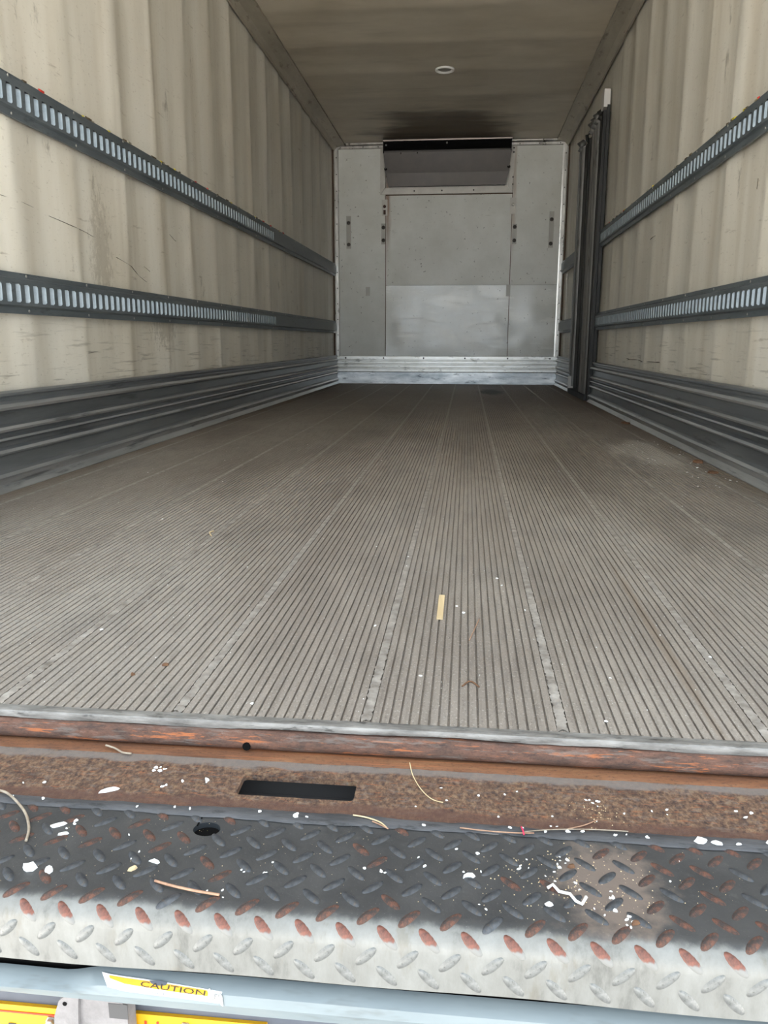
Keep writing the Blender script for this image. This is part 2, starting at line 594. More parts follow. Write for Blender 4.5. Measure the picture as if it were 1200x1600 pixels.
def bead(x):
    mb = MB()
    ny = 560
    ys = []
    y = .014
    while y < L - .02:
        ys.append(y)
        y += .0045 if y < 1.3 else (.02 if y < 3 else .2)
    hw0 = .0062
    rows = []
    for i, yy in enumerate(ys):
        near = max(0.0, 1 - yy / 1.6)
        w = hw0 * (1 + .16 * near * RB.uniform(-1, 1))
        h = .0006 + near * .0013 * (.45 + .55 * math.sin(yy * 2 * math.pi / .012 + RB.uniform(-.6, .6)))
        sh = near * .0012 * RB.uniform(-1, 1)
        rows.append([(x - w + sh, yy, .0001), (x - w * .55 + sh, yy + .002 * near, h * .8), (x + sh, yy + .004 * near, h), (x + w * .55 + sh, yy + .002 * near, h * .8), (x + w + sh, yy, .0001)])
    mb.grid(lambda a, b: rows[a][b], len(rows) - 1, 4)
    return mb.build('weld_bead', MWELD, floor, smooth=True, fix=False)


for x in seams:
    bead(x)

# aluminium nosing along the open edge
def ragged_prism(prof_fn, x0, x1, n, name, mat, parent, smooth=False):
    mb = MB()
    rows = [prof_fn(x0 + (x1 - x0) * i / n) for i in range(n + 1)]
    k = len(rows[0])
    mb.grid(lambda a, b: rows[a][b % k], n, k)
    mb.face(rows[0])
    mb.face(list(reversed(rows[-1])))
    return mb.build(name, mat, parent, smooth)


def nose(x):
    w = .0012 * math.sin(x * 9) + .0008 * math.sin(x * 31 + 1)
    d = R.uniform(-.0006, .0006)
    return [(x, .0125, .0012), (x, .0015 + d, .0014), (x, -.0018 + d, .0004), (x, -.0032 + d, -.003), (x, -.0028 + d, -.0080 + w), (x, .0125, -.0095)]


ragged_prism(nose, -HW, HW, 240, 'nosing', MNOSE, floor, math.radians(50))

# ------------------------------------------------------------------ side walls with bowed liner
POST0, POSTP = 0.400, 0.42


def ridge(y, side):
    k = round((y - POST0) / POSTP)
    d = y - (POST0 + POSTP * k)
    rr = random.Random(k * 7 + side)
    amp = .0085 * rr.uniform(.6, 1.2)
    wd = .055 * rr.uniform(.8, 1.3)
    bow = .004 * math.cos(2 * math.pi * d / POSTP)
    return amp * math.exp(-(d / wd) ** 2) + bow + .0016 * math.sin(y * 23 + side)


def wall(name, side, mat, label):
    sx = -1 if side == 0 else 1
    mb = MB()
    ny, nz = 400, 16
    Y0, Y1, Z0, Z1 = .0, L + .03, -.05, H + .03

    def fn(a, b):
        y = Y0 + (Y1 - Y0) * a / ny
        z = Z0 + (Z1 - Z0) * b / nz
        am = .8 + .3 * math.sin(z * 2.6 + math.floor(y / POSTP) * 1.7)
        if side == 1 and 5.2 < y < 6.9:
            am *= .15
        if y > L - .1:
            am = 0
        off = ridge(y + .012 * math.sin(z * 3 + y), side) * am - .006
        return (sx * (HW + .006 - off), y, z)
    mb.grid(fn, ny, nz)
    xo = sx * (HW + .07)
    xi = sx * (HW + .03)
    mb.box(min(xi, xo), max(xi, xo), Y0, Y1 + .05, Z0 - .1, Z1 + .03, 1)
    # closing strip at the open end
    mb.face([(sx * (HW - .008), Y0, Z0), (xo, Y0, Z0), (xo, Y0, Z1), (sx * (HW - .008), Y0, Z1)], 1)
    return structure(mb.build(name, [mat, MOUTER], None, smooth=math.radians(40), fix=False), label, 'wall')


wall_left = wall('wall_left', 0, MWL, 'stained cream wall liner with unbroken cargo tracks and no door')
wall_right = wall('wall_right', 1, MWR, 'stained cream wall liner interrupted by the dark side door')

# scratches and gouges in the liners: short raised burrs
RS = random.Random(21)


def scratch(side, pts, w, parent):
    sx = -1 if side == 0 else 1
    mb = MB()
    rows = []
    n = len(pts)
    for i, (y, z) in enumerate(pts):
        t = .45 * w * (1 if 0 < i < n - 1 else .25) * RS.uniform(.7, 1.2)
        xw = HW - ridge(y, side) + .012
        rows.append([(sx * (xw + .004), y, z - t), (sx * (xw - .0025), y, z), (sx * (xw + .004), y, z + t)])
    mb.grid(lambda a, b: rows[a][b], n - 1, 2)
    return mb.build('scratch', MSCR, parent, fix=False)


scratch(1, [(4.33, .357), (4.2, .353), (4.0, .356), (3.85, .349), (3.7, .352), (3.55, .353), (3.42, .356), (3.38, .345)], .008, wall_right)
scratch(1, [(3.0, .318), (2.85, .320), (2.7, .326), (2.58, .326), (2.46, .331)], .0022, wall_right)
scratch(0, [(1.5, .91), (1.6, .905), (1.72, .902), (1.80, .899)], .002, wall_left)
scratch(0, [(1.90, .887), (1.98, .880), (2.06, .872), (2.16, .866), (2.23, .857)], .0024, wall_left)
scratch(0, [(2.42, .80), (2.55, .776), (2.65, .745), (2.74, .722)], .0022, wall_left)
scratch(0, [(2.72, .79), (2.78, .772)], .002, wall_left)
scratch(0, [(3.05, .97), (3.11, .955), (3.15, .948)], .002, wall_left)
scratch(0, [(2.02, .408), (2.1, .414), (2.2, .42)], .0016, wall_left)
scratch(0, [(4.05, .77), (4.06, .72), (4.07, .68)], .006, wall_left)
scratch(1, [(3.72, 1.02), (3.78, 1.018), (3.85, 1.014)], .002, wall_right)
scratch(1, [(2.18, 1.02), (2.185, .985)], .003, wall_right)

# ------------------------------------------------------------------ ceiling
def ceil_mesh():
    mb = MB()
    ny = 260

    def fn(a, b):
        y = (L + .04) * a / ny
        x = -1.26 + 2.52 * b / 6
        k = (y - .25) / .61
        d = (k - round(k)) * .61
        z = H - .007 * math.exp(-(d / .07) ** 2) - .003 * math.sin(y * 3.1 + x)
        if y > L - .1:
            z = H
        return (x, y, z)
    mb.grid(fn, ny, 6)
    mb.box(-1.29, 1.29, 0, L + .08, H + .02, H + .09, 1)
    mb.face([(-1.26, 0, H - .01), (1.26, 0, H - .01), (1.26, 0, H + .09), (-1.26, 0, H + .09)], 1)
    return mb.build('ceiling', [MCEIL, MOUTER], None, smooth=math.radians(40), fix=False)


ceiling = structure(ceil_mesh(), 'cream ceiling liner with dark soot stain above the cooling unit', 'ceiling')

# cove trims along the two ceiling corners
for n_, sx in ((1, -1), (2, 1)):
    mb = MB()
    prof = [(sx * (HW - .004), H - .075), (sx * (HW - .017), H - .075), (sx * (HW - .021), H - .066), (sx * (HW - .045), H - .040), (sx * (HW - .105), H - .022),
            (sx * (HW - .125), H - .020), (sx * (HW - .125), H - .004), (sx * (HW - .004), H - .004)]
    mb.prism(prof, 'y', .0, L - .004)
    t = structure(mb.build('trim_%d' % n_, MCOVE),
                  'dull metal cove trim joining the ceiling to the ' + ('wall without a door' if sx < 0 else 'wall with the side door'), 'trim')

# ceiling lamp
lamp = tag(empty('ceiling_lamp', (.013, 5.69, H - .006)), 'small round recessed ceiling lamp with a bright metal ring', 'lamp')
MB().lathe([(.052, 0), (.058, -.010), (.066, -.014), (.072, -.012), (.074, .0)], 40, (0, 0, -.001), (0, 0, 1)).build('ring', MRING, lamp, True)
MB().lathe([(.0, -.008), (.02, -.0075), (.04, -.006), (.052, -.002), (.052, .004)], 32, (0, 0, -.001), (0, 0, 1)).build('lens', MLENS, lamp, True)

# ------------------------------------------------------------------ back wall
wall_back = structure(MB().box(-1.26, 1.26, L, L + .06, -.05, H + .03).build('wall_back', MSEAM),
                      'white bulkhead of flat panels at the closed end of the box', 'wall')
YB = L
for (x0, x1, z0, z1, mt) in [(-1.215, -.664, .285, H, MBW), (.668, 1.215, 1.048, H, MBW), (.668, 1.215, .285, 1.045, MBG),
                             (-.657, .661, 1.048, 1.958, MBW), (-.657, .661, .285, 1.045, MBG), (-.657, .661, 1.970, H, MBW)]:
    mb = MB()
    e = .003
    prof = [(x0, z0), (x1, z0), (x1, z1), (x0, z1)]
    mb.box(x0, x1, YB - .006, YB + .001, z0, z1)
    mb.build('panel', mt, wall_back)

# corner posts and head trim
for n_, x0, x1 in ((3, -1.212, -1.163), (4, 1.160, 1.212)):
    t = structure(MB().prism([(x0, YB - .004), (x0, YB - .018), (x0 + .012, YB - .020), (x1 - .006, YB - .020), (x1, YB - .012), (x1, YB - .004)], 'z', .29, H - .03).build('trim_%d' % n_, MTRIM),
                  'bright riveted corner post between bulkhead and ' + ('wall without a door' if n_ == 3 else 'wall with the side door'), 'trim')
    rv = MB().lathe([(.006, 0), (.006, .002), (.0, .004)], 8, (0, 0, 0), (0, -1, 0)).mesh('rivet', MDKRIV, True)
    for i in range(13):
        place('rivet', rv, t, ((x0 + x1) / 2 + .004, YB - .020, .36 + i * .165))
t = structure(MB().prism([(YB - .004, H - .062), (YB - .014, H - .062), (YB - .020, H - .056), (YB - .020, H - .034), (YB - .012, H - .031), (YB - .030, H - .028), (YB - .036, H - .020), (YB - .036, H - .008), (YB - .004, H - .008)],
                         'x', -1.19, 1.19).build('trim_5', MTRIM), 'bright aluminium head trim above the white bulkhead', 'trim')
rv = MB().lathe([(.006, 0), (.006, .002), (.0, .004)], 8, (0, 0, 0), (0, -1, 0)).mesh('rivet', MDKRIV, True)
for x in (-1.14, -.9, -.74, .72, .92, 1.13):
    place('rivet', rv, t, (x, YB - .020, H - .046))

# ribbed kick plate at the back
bb = structure(MB().box(-1.2, 1.2, YB - .012, YB - .004, .0, .125).build('baseboard_back', MGALV),
               'bright ribbed metal kick plate below the white bulkhead', 'baseboard')
prof = []
z = .300
prof = [(YB - .004, .302), (YB - .012, .302), (YB - .020, .297), (YB - .020, .262), (YB - .011, .256), (YB - .011, .247), (YB - .020, .242), (YB - .020, .222), (YB - .011, .216),
        (YB - .011, .207), (YB - .020, .202), (YB - .020, .180), (YB - .011, .174), (YB - .011, .165), (YB - .020, .160), (YB - .020, .132), (YB - .012, .124), (YB - .004, .124)]
MB().prism(prof, 'x', -1.2, 1.2).build('ribbed_strip', MKBACK, bb)
rv = MB().lathe([(.009, 0), (.009, .003), (.0, .005)], 8, (0, 0, 0), (0, -1, 0)).mesh('rivet', MDKRIV, True)
for x in (-1.10, -.68, -.24, .21, .67, 1.12):
    place('rivet', rv, bb, (x, YB - .020, .278))

# mounting strips with bolts, and small plates
boltm = MB().lathe([(.020, 0), (.020, .004), (.013, .006), (.013, .014), (.0, .016)], 10, (0, 0, 0), (0, -1, 0)).mesh('bolt', MDKRIV)
for x, z0, z1, zb, label in [(-1.058, 1.43, 1.76, (1.69, 1.47), 'grey mounting strip with two bolts, beside the post away from the door'),
                             (-.685, 1.47, 1.68, (1.64, 1.51), 'rust stained short strip on the joint away from the side door'),
                             (.697, 1.46, 1.66, (1.63, 1.495), 'short bolted strip on the joint nearer the side door'),
                             (1.075, 1.42, 1.78, (1.70, 1.46), 'long grey mounting strip with two bolts, on the side door side')]:
    s_ = tag(empty('mounting_strip', (x, YB - .006, (z0 + z1) / 2)), label, 'bracket')
    w = .024 if abs(x) > 1 else .022
    MB().box(-w, w, -.007, 0, z0 - (z0 + z1) / 2, z1 - (z0 + z1) / 2).build('strip', MSTRIP, s_)
    for zz in zb:
        place('bolt', boltm, s_, (0, -.007, zz - (z0 + z1) / 2))
for x, z0, z1, label in [(-.853, .94, 1.03, 'small blank grey plate on the white bulkhead above the kick plate'), (.652, .93, 1.05, 'small scuffed grey tab beside the glossy centre panel')]:
    o = MB().box(x - .022, x + .022, YB - .010, YB - .0062, z0, z1).build('blank_plate', MSTRIP)
    tag(o, label, 'plate')
# latches under the unit flange
for x, label, mt in ((-.672, 'rusty latch at the corner of the unit flange above rust runs', MLUGR), (.672, 'white latch at the flange corner nearer the side door', MFLANGE)):
    s_ = tag(empty('panel_latch', (x, YB - .006, 1.83)), label, 'latch')
    MB().prism([(-.03, -.07), (.03, -.07), (.03, .09), (-.03, .09)], 'y', -.008, 0).build('latch_plate', MFLANGE, s_)
    MB().lathe([(.016, 0), (.016, .012), (.010, .018), (0, .018)], 10, (0, -.008, .02), (0, -1, 0)).build('latch_stud', mt, s_)
    MB().box(-.012, .012, -.016, -.008, -.06, -.015).build('latch_tongue', mt, s_)

# ------------------------------------------------------------------ refrigeration unit
unit = tag(empty('refrigeration_unit', (-.02, YB - .006, 2.03)), 'dark grey cooling unit with black air slot hung under the ceiling', 'cooling unit')
ux0, ux1, uy, uz = -.655, .645, YB - .006, 2.03


def up(prof):       # (distance from wall, height) -> local (y, z)
    return [(-d, z - uz) for d, z in prof]


def unit_body():
    mb = MB()
    sec = [(0.0, 2.040, .60), (.090, 2.035, .606), (.118, 2.155, .632), (.175, 2.345, .648), (.175, 2.362, .648), (0.0, 2.362, .648)]
    rows = []
    for sx in (-1, 1):
        rows.append([(sx * w, -d, z - uz) for d, z, w in sec])
    n = len(sec)
    for e in range(n):
        e2 = (e + 1) % n
        mb.face([rows[0][e], rows[0][e2], rows[1][e2], rows[1][e]])
    mb.face(rows[0])
    mb.face(rows[1])
    return mb.build('housing', MUNIT, unit)


unit_body()
MB().prism(up([(0, 2.366), (.150, 2.366), (.150, 2.455), (0, 2.455)]), 'x', -.640, .640).build('air_slot', MBLACK, unit)
MB().prism(up([(.160, 2.363), (.178, 2.363), (.182, 2.372), (.165, 2.378)]), 'x', -.650, .650).build('lower_lip', MBLACK, unit)
for x in (-.651, .641):
    MB().box(x, x + .010, -.180, -.02, 2.34 - uz, 2.470 - uz).build('side_plate', MBLACK, unit)
for x in (-.43, -.215, 0, .215, .43):
    MB().box(x - .003, x + .003, -.172, -.152, 2.372 - uz, 2.45 - uz).build('grille_bar', MBLACK, unit)
MB().prism(up([(.0, 2.452), (.184, 2.452), (.186, 2.462), (.180, 2.472), (0, 2.472)]), 'x', -.655, .655).build('top_rail', MUTRIM, unit)
# white flange frame around the body
MB().prism([(-.695, 1.970 - uz), (.675, 1.970 - uz), (.625, 2.035 - uz), (-.640, 2.035 - uz)], 'y', -.010, -.002).build('flange', MFLANGE, unit)
MB().prism([(-.698, 1.968 - uz), (-.644, 2.040 - uz), (-.660, 2.43 - uz), (-.698, 2.43 - uz)], 'y', -.0095, -.002).build('flange', MFLANGE, unit)
MB().prism([(.678, 1.968 - uz), (.630, 2.040 - uz), (.655, 2.43 - uz), (.70, 2.43 - uz)], 'y', -.0095, -.002).build('flange', MFLANGE, unit)
rvu = MB().lathe([(.008, 0), (.008, .003), (.0, .005)], 8, (0, 0, 0), (0, -1, 0)).mesh('rivet', MDKRIV, True)
for x in (-.34, -.05, .28):
    place('rivet', rvu, unit, (x, -.010, 2.0 - uz))
for z in (2.05, 2.12, 2.36, 2.40):
    place('rivet', rvu, unit, (.682, -.010, z - uz))
rvb = MB().lathe([(.010, 0), (.010, .004), (.0, .006)], 10, (0, 0, 0), (0, -1, 0)).mesh('rivet', MRIVET, True)
place('rivet', rvb, unit, (0, -.183, 2.425 - uz))
place('rivet', rvb, unit, (-.62, -.183, 2.415 - uz))
for x in (-.47, -.30):
    place('rivet', rvu, unit, (x, -.172, 2.335 - uz))
for sx in (-1, 1):
    MB().lathe([(.018, 0), (.018, .006), (.010, .010), (0, .010)], 10, (sx * .628, -.12, 2.2 - uz), (sx * .6, -1, .2)).build('latch_knob', MBLACK, unit)

# ------------------------------------------------------------------ side kick plates (ribbed scuff liners)
KP = [(.000, .306), (.010, .306), (.015, .300), (.015, .292), (.010, .286), (.010, .276), (.018, .268), (.021, .258), (.018, .249), (.011, .243), (.011, .206), (.018, .199),
      (.021, .191), (.018, .183), (.012, .179), (.012, .170), (.019, .165), (.020, .158), (.012, .150), (.012, .137), (.020, .130), (.022, .121), (.018, .114), (.013, .108),
      (.014, .066), (.021, .058), (.024, .048), (.020, .040), (.018, .024), (.026, .004), (.026, .001), (.000, .001)]


def kick(name, sx, spans, label):
    first = None
    for a, b in spans:
        mb = MB()
        mb.prism([(sx * (HW - .008 - max(0, 1.9 * d - .008)), z) for d, z in KP], 'y', a, b)
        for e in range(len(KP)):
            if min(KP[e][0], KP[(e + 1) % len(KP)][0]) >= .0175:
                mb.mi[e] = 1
        if first is None:
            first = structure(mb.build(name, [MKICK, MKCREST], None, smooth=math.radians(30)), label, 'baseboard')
        else:
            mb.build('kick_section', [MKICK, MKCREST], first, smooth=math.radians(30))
    return first


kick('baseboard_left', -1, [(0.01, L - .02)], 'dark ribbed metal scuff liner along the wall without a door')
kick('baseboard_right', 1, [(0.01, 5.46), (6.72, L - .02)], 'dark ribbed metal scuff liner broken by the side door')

# ------------------------------------------------------------------ slotted cargo tracks
MSCRAP = [Mat('scrap_brown', C(86, 74, 54), .8).done(), Mat('scrap_yellow', C(206, 190, 60), .7).done(), Mat('scrap_red', C(190, 52, 40), .7).done(), Mat('scrap_grey', C(150, 142, 124), .8).done()]


def track(sx, zc, y0, y1, slots, label, scraps=0, seed=0):
    """hat-section steel rail with upright slots; local origin at wall, height zc"""
    root = tag(empty('cargo_track', (sx * (HW - .006), y0, zc)), label, 'cargo track', 'slotted cargo tracks on the side walls')
    ln = y1 - y0
    mb = MB()
    hh = .064
    D = .020        # how far the band stands out

    def P(w, y, z):
        return (-sx * w, y, z)

    def strip(w0, z0, w1, z1, m=0, a=0.0, b=None):
        b = ln if b is None else b
        mb.face([P(w0, a, z0), P(w0, b, z0), P(w1, b, z1), P(w1, a, z1)], m)
    # flanges, steps, rolled beads
    strip(.000, hh, .010, hh)
    strip(.010, hh, .010, hh - .016)
    strip(.010, hh - .016, D, hh - .021)
    strip(D, hh - .021, D, .034)
    strip(D, -.034, D, -(hh - .026))
    strip(D, -(hh - .026), .011, -(hh - .020))
    strip(.011, -(hh - .020), .010, -hh)
    strip(.010, -hh, .000, -hh)
    for e in (0.0, ln):
        mb.face([P(0, e, hh), P(.010, e, hh), P(.010, e, hh - .016), P(D, e, hh - .021), P(D, e, -(hh - .026)), P(.011, e, -(hh - .020)), P(.010, e, -hh), P(0, e, -hh)])
    pitch = .0525
    s0, s1 = slots
    y = 0.0
    cur = 0.0
    k = int(math.ceil((max(y0, s0) - .02) / pitch))
    while True:
        a = k * pitch - y0
        if a + .04 > ln or a + y0 > s1:
            break
        if a < .01:
            k += 1
            continue
        strip(D, .034, D, -.034, 0, cur, a)
        b = a + .029
        back = .003
        bb_ = a + .020
        zt = .029
        # slim bars above and below the slot
        strip(D, .034, D, zt, 0, a, b)
        strip(D, -zt, D, -.034, 0, a, b)
        mb.face([P(D, a, zt), P(D, a, -zt), P(back, a, -zt), P(back, a, zt)], 2)
        mb.face([P(back, a, zt), P(back, a, -zt), P(back, bb_, -zt), P(back, bb_, zt)], 2)
        mb.face([P(back, bb_, zt), P(back, bb_, -zt), P(D - .005, b - .0025, -zt), P(D, b, -zt + .005), P(D, b, zt - .005), P(D - .005, b - .0025, zt)], 1)
        for q in (1, -1):
            mb.face([P(D, b, q * (zt - .005)), P(D, b, q * zt), P(D, b - .008, q * zt)], 0)
        mb.face([P(D, a, zt), P(back, a, zt), P(back, bb_, zt), P(D, b, zt)], 2)
        mb.face([P(D, a, -zt), P(back, a, -zt), P(back, bb_, -zt), P(D, b, -zt)], 2)
        cur = b
        k += 1
    strip(D, .034, D, -.034, 0, cur, ln)
    mb.build('slotted_channel', [MRAIL, MSLOT, MREC], root, fix=False)
    rm = MB().lathe([(.005, 0), (.005, .0015), (.0, .003)], 7, (0, 0, 0), (-sx, 0, 0)).mesh('rivet', MRIVET, True)
    k = 0
    while True:
        yy = POST0 + POSTP * k - y0
        k += 1
        if yy < .02:
            continue
        if yy > ln - .02:
            break
        for zz in (hh - .008, -(hh - .010)):
            place('rivet', rm, root, P(.010, yy, zz))
    rr = random.Random(seed)
    for i in range(scraps):
        yy = rr.uniform(1.5, min(ln, 5.4)) if i > 3 else 1.5 + i * .33
        ww = rr.uniform(.006, .03)
        mi = rr.choice([0, 0, 0, 0, 3, 3, 1, 2]) if i > 1 else i + 1
        m2 = MB()
        h = rr.uniform(.003, .009)
        m2.prism([(P(.003, 0, 0)[0], hh - .002), (P(.012, 0, 0)[0], hh - .002), (P(.013, 0, 0)[0], hh + h * .5), (P(.006, 0, 0)[0], hh + h)], 'y', yy, yy + ww)
        m2.build('scrap', MSCRAP[mi], root)
    return root


track(-1, .609, .02, L - .03, (0, 5.05), 'lower slotted cargo track running unbroken to the bulkhead')
track(-1, 1.209, .02, L - .03, (0, 5.05), 'upper slotted cargo track running unbroken to the bulkhead, with torn scraps on its edge', 46, 5)
track(1, .610, .02, 5.44, (0, 5.4), 'lower slotted cargo track stopping at the dark side door')
track(1, 1.213, .02, 5.44, (0, 5.4), 'upper slotted cargo track stopping at the dark side door, with torn scraps on its edge', 40, 9)
track(1, .610, 6.72, L - .03, (9, 9), 'lower short plain track between side door and bulkhead')
track(1, 1.213, 6.72, L - .03, (9, 9), 'upper short plain track between side door and bulkhead')

# ------------------------------------------------------------------ side door in the right wall
door = structure(MB().box(HW - .016, HW + .02, 5.50, 6.66, .012, 2.10).build('door_1', MDOORD),
                 'dark side door with upright grey tubes and white end blocks', 'door')


def vtube(y, w, d, z0, z1, mat, name='door_tube', slant=.05):
    mb = MB()
    n = 8
    prof = [(HW - .016, y - w)] + [(HW - .016 - d * math.sin(math.pi * i / n) ** .6, y - w * math.cos(math.pi * i / n)) for i in range(1, n)] + [(HW - .016, y + w)]
    mb.prism(prof, 'z', z0, z1)
    o = mb.build(name, mat, door, smooth=math.radians(40))
    # rounded hook at the head of the tube
    mb = MB()
    mb.tube([(HW - .018, y, z1 - .03), (HW - .025 - d, y, z1 - .01), (HW - .03 - d, y, z1 + .02), (HW - .02, y + .01, z1 + .045)], w * .75, 8)
    mb.build('tube_cap', mat, o, True)
    return o


vtube(6.60, .035, .030, .06, 2.10, MDOORL)
vtube(6.28, .020, .016, .02, 2.10, MDOORD)
vtube(5.98, .035, .030, .02, 2.10, MDOORL)
vtube(5.84, .030, .034, .02, 2.10, MDOORL)
vtube(5.72, .030, .034, .02, 2.10, MDOORL)
vtube(5.61, .022, .026, .02, 2.10, MDOORD)
MB().box(HW - .045, HW - .010, 5.45, 5.52, .003, 2.10).build('door_post', MDOORD, door)
MB().box(HW - .024, HW - .004, 5.425, 5.448, .31, 2.13).build('jamb_strip', MDOORD, door)
MB().box(HW - .045, HW - .010, 6.66, 6.71, .20, 2.08).build('door_post', MDOORL, door)
MB().box(HW - .05, HW - .005, 5.43, 5.55, 2.115, 2.235).build('end_block', MWHITE, door)
MB().box(HW - .04, HW - .005, 6.62, 6.70, 2.105, 2.17).build('end_block', MWHITE, door)
MB().box(HW - .06, HW - .010, 6.57, 6.615, .004, .15).build('foot_block', MWHITE, door)
MB().box(HW - .065, HW - .005, 5.53, 6.54, .003, .045).build('threshold', MDOORD, door)

# ------------------------------------------------------------------ rear sill
sill = tag(empty('rear_sill', (0, 0, -.04)), 'rusty steel rear sill with an oblong slot along the floor edge', 'sill')
ZS = -.04


def barprof(x):
    j = R.uniform(-.0007, .0007)
    k2 = R.uniform(-.0007, .0007)
    return [(x, .012, -.0098 - ZS), (x, -.004, -.0102 - ZS), (x, -.0085 + j, -.0150 - ZS), (x, -.0100 + k2, -.0200 - ZS), (x, -.0125 + j, -.0235 - ZS), (x, -.0118 + k2, -.0290 - ZS), (x, -.0070, -.0330 - ZS), (x, .012, -.0335 - ZS)]


ragged_prism(barprof, -HW, HW, 320, 'rust_bar', MBAR, sill, math.radians(60))


def orprof(x):
    j = R.uniform(-.0007, .0007)
    return [(x, .0, -.0340 - ZS), (x, -.012, -.0342 - ZS), (x, -.019, -.0350 - ZS), (x, -.0255 + j, -.0366 - ZS), (x, -.0262 + j, -.0390 - ZS), (x, .0, -.0400 - ZS)]


ragged_prism(orprof, -HW, HW, 220, 'gutter_strip', MORANGE, sill, math.radians(60))
# little drain hole in the bar
MB().lathe([(.0052, 0), (.0052, .0006), (0, .0008)], 12, (-.028, -.0128, -.0265 - ZS), (0, -1, .2)).build('drain_hole', MBLACK, sill)

# slotted sill plate: slot outline with rounded corners, bridged to the plate outline
SX0, SX1, SY0, SY1, SR = -.019, .116, -.0945, -.0555, .005


def sz(y):
    return -.0372 - .0048 * max(0, min(1, (-y - .024) / .1))


def slot_outline(n=5):
    pts = []
    for cx, cy, a0 in ((SX1 - SR, SY1 - SR, 0), (SX0 + SR, SY1 - SR, 90), (SX0 + SR, SY0 + SR, 180), (SX1 - SR, SY0 + SR, 270)):
        for i in range(n + 1):
            t = math.radians(a0 + 90 * i / n)
            pts.append((cx + SR * math.cos(t), cy + SR * math.sin(t)))
    return pts


mb = MB()
SYA, SYB = -.0225, -.128
OX0, OX1 = SX0 - .02, SX1 + .02
inner = slot_outline()


def outer_pt(i, n=5):
    q, r_ = divmod(i, n + 1)
    cs = [(OX1, SYA), (OX0, SYA), (OX0, SYB), (OX1, SYB)][q]
    return cs


for i in range(len(inner)):
    j = (i + 1) % len(inner)
    a, b = inner[i], inner[j]
    oa, ob = outer_pt(i), outer_pt(j)
    pts = [(a[0], a[1], sz(a[1]) - ZS), (b[0], b[1], sz(b[1]) - ZS), (ob[0], ob[1], sz(ob[1]) - ZS)]
    if oa != ob:
        pts.append((oa[0], oa[1], sz(oa[1]) - ZS))
    mb.face(pts)
    mb.face([(a[0], a[1], sz(a[1]) - ZS), (b[0], b[1], sz(b[1]) - ZS), (b[0], b[1], sz(b[1]) - .007 - ZS), (a[0], a[1], sz(a[1]) - .007 - ZS)])
for x0, x1 in ((-HW, OX0), (OX1, HW)):
    n = 60
    mb.grid(lambda a, b: (x0 + (x1 - x0) * a / n, SYA + (SYB - SYA) * b / 6, sz(SYA + (SYB - SYA) * b / 6) - ZS + (R.uniform(-.0002, .0002) if 0 < a < n and 0 < b < 6 else 0)), n, 6)
mb.prism([(SYA, -.046 - ZS), (SYA, sz(SYA) - ZS)], 'x', -HW, HW, closed=False)
mb.build('sill_plate', MSILL, sill, fix=False)
# pocket under the slot
mb = MB()
mb.face([(-.05, -.03, -.078 - ZS), (.15, -.03, -.078 - ZS), (.15, -.126, -.078 - ZS), (-.05, -.126, -.078 - ZS)])
mb.face([(-.05, -.03, -.078 - ZS), (.15, -.03, -.078 - ZS), (.15, -.03, -.046 - ZS), (-.05, -.03, -.046 - ZS)])
mb.face([(-.05, -.126, -.078 - ZS), (.15, -.126, -.078 - ZS), (.15, -.126, -.046 - ZS), (-.05, -.126, -.046 - ZS)])
for x in (-.05, .15):
    mb.face([(x, -.03, -.078 - ZS), (x, -.126, -.078 - ZS), (x, -.126, -.046 - ZS), (x, -.03, -.046 - ZS)])
mb.build('slot_pocket', MDARKPIT, sill, fix=False)

# rubber strip between sill and step plate
RR = random.Random(5)


def wob(x, s):
    return .0014 * math.sin(x * 14 + s) + .0009 * math.sin(x * 47 + 2 * s) + .0005 * math.sin(x * 130 + s)


def rubprof(x):
    j = RR.uniform(-.0005, .0005)
    a = -.1205 + wob(x, 1) * 1.2 + j
    b = -.1375 + wob(x, 4) * .8
    h = .0012 + .0006 * math.sin(x * 30)
    return [(x, a, -.0425), (x, a - .001, -.0405), (x, (a + b) / 2, -.0398 + h * .3), (x, b + .002, -.0404), (x, b, -.0425)]


seal = ragged_prism(rubprof, -HW, HW, 420, 'rubber_seal', MRUBBER, None, math.radians(50))
tag(seal, 'cracked black rubber strip between rusty sill and tread plate', 'seal')

# ------------------------------------------------------------------ tread plate step
step = tag(empty('bumper_step', (0, -.2, -.0435)), 'black diamond tread step plate with pale front face', 'step')
SO = Vector((0, -.2, -.0435))
YA, ZT, RAD, YFL, ZBOT = -.1345, -.0435, .022, -.262, -.1035


def surf(s, h=0.0):
    """position (y,z) on the step surface for unrolled coordinate s (= -y on the flat), raised by h"""
    fl = -YFL
    arc = RAD * math.pi / 2
    if s <= fl:
        return (-s, ZT + h)
    if s <= fl + arc:
        t = (s - fl) / RAD
        return (YFL - (RAD + h) * math.sin(t), ZT - RAD + (RAD + h) * math.cos(t))
    return (YFL - RAD - h, ZT - RAD - (s - fl - arc))


SBOT = -YFL + RAD * math.pi / 2 + (ZT - RAD - ZBOT)
HXc, HYc, HRX, HRY = -.0315, -.1575, .0145, .0120      # hole in the plate
PX0, PX1, PY1 = -.060, -.003, -.185


def loc(x, y, z):
    return (x - SO.x, y - SO.y, z - SO.z)


mb = MB()
# flat part left and right of the patch with the hole, and in front of it
for x0, x1, a, b in ((-HW, PX0, YA, PY1), (PX1, HW, YA, PY1), (-HW, HW, PY1, YFL)):
    mb.face([loc(x0, a, ZT), loc(x1, a, ZT), loc(x1, b, ZT), loc(x0, b, ZT)])
NH = 32
per = []
for i in range(NH):
    t = 2 * math.pi * (i + .5) / NH
    ca, sa = math.cos(t), math.sin(t)
    per.append((HXc + HRX * ca, HYc + HRY * sa))


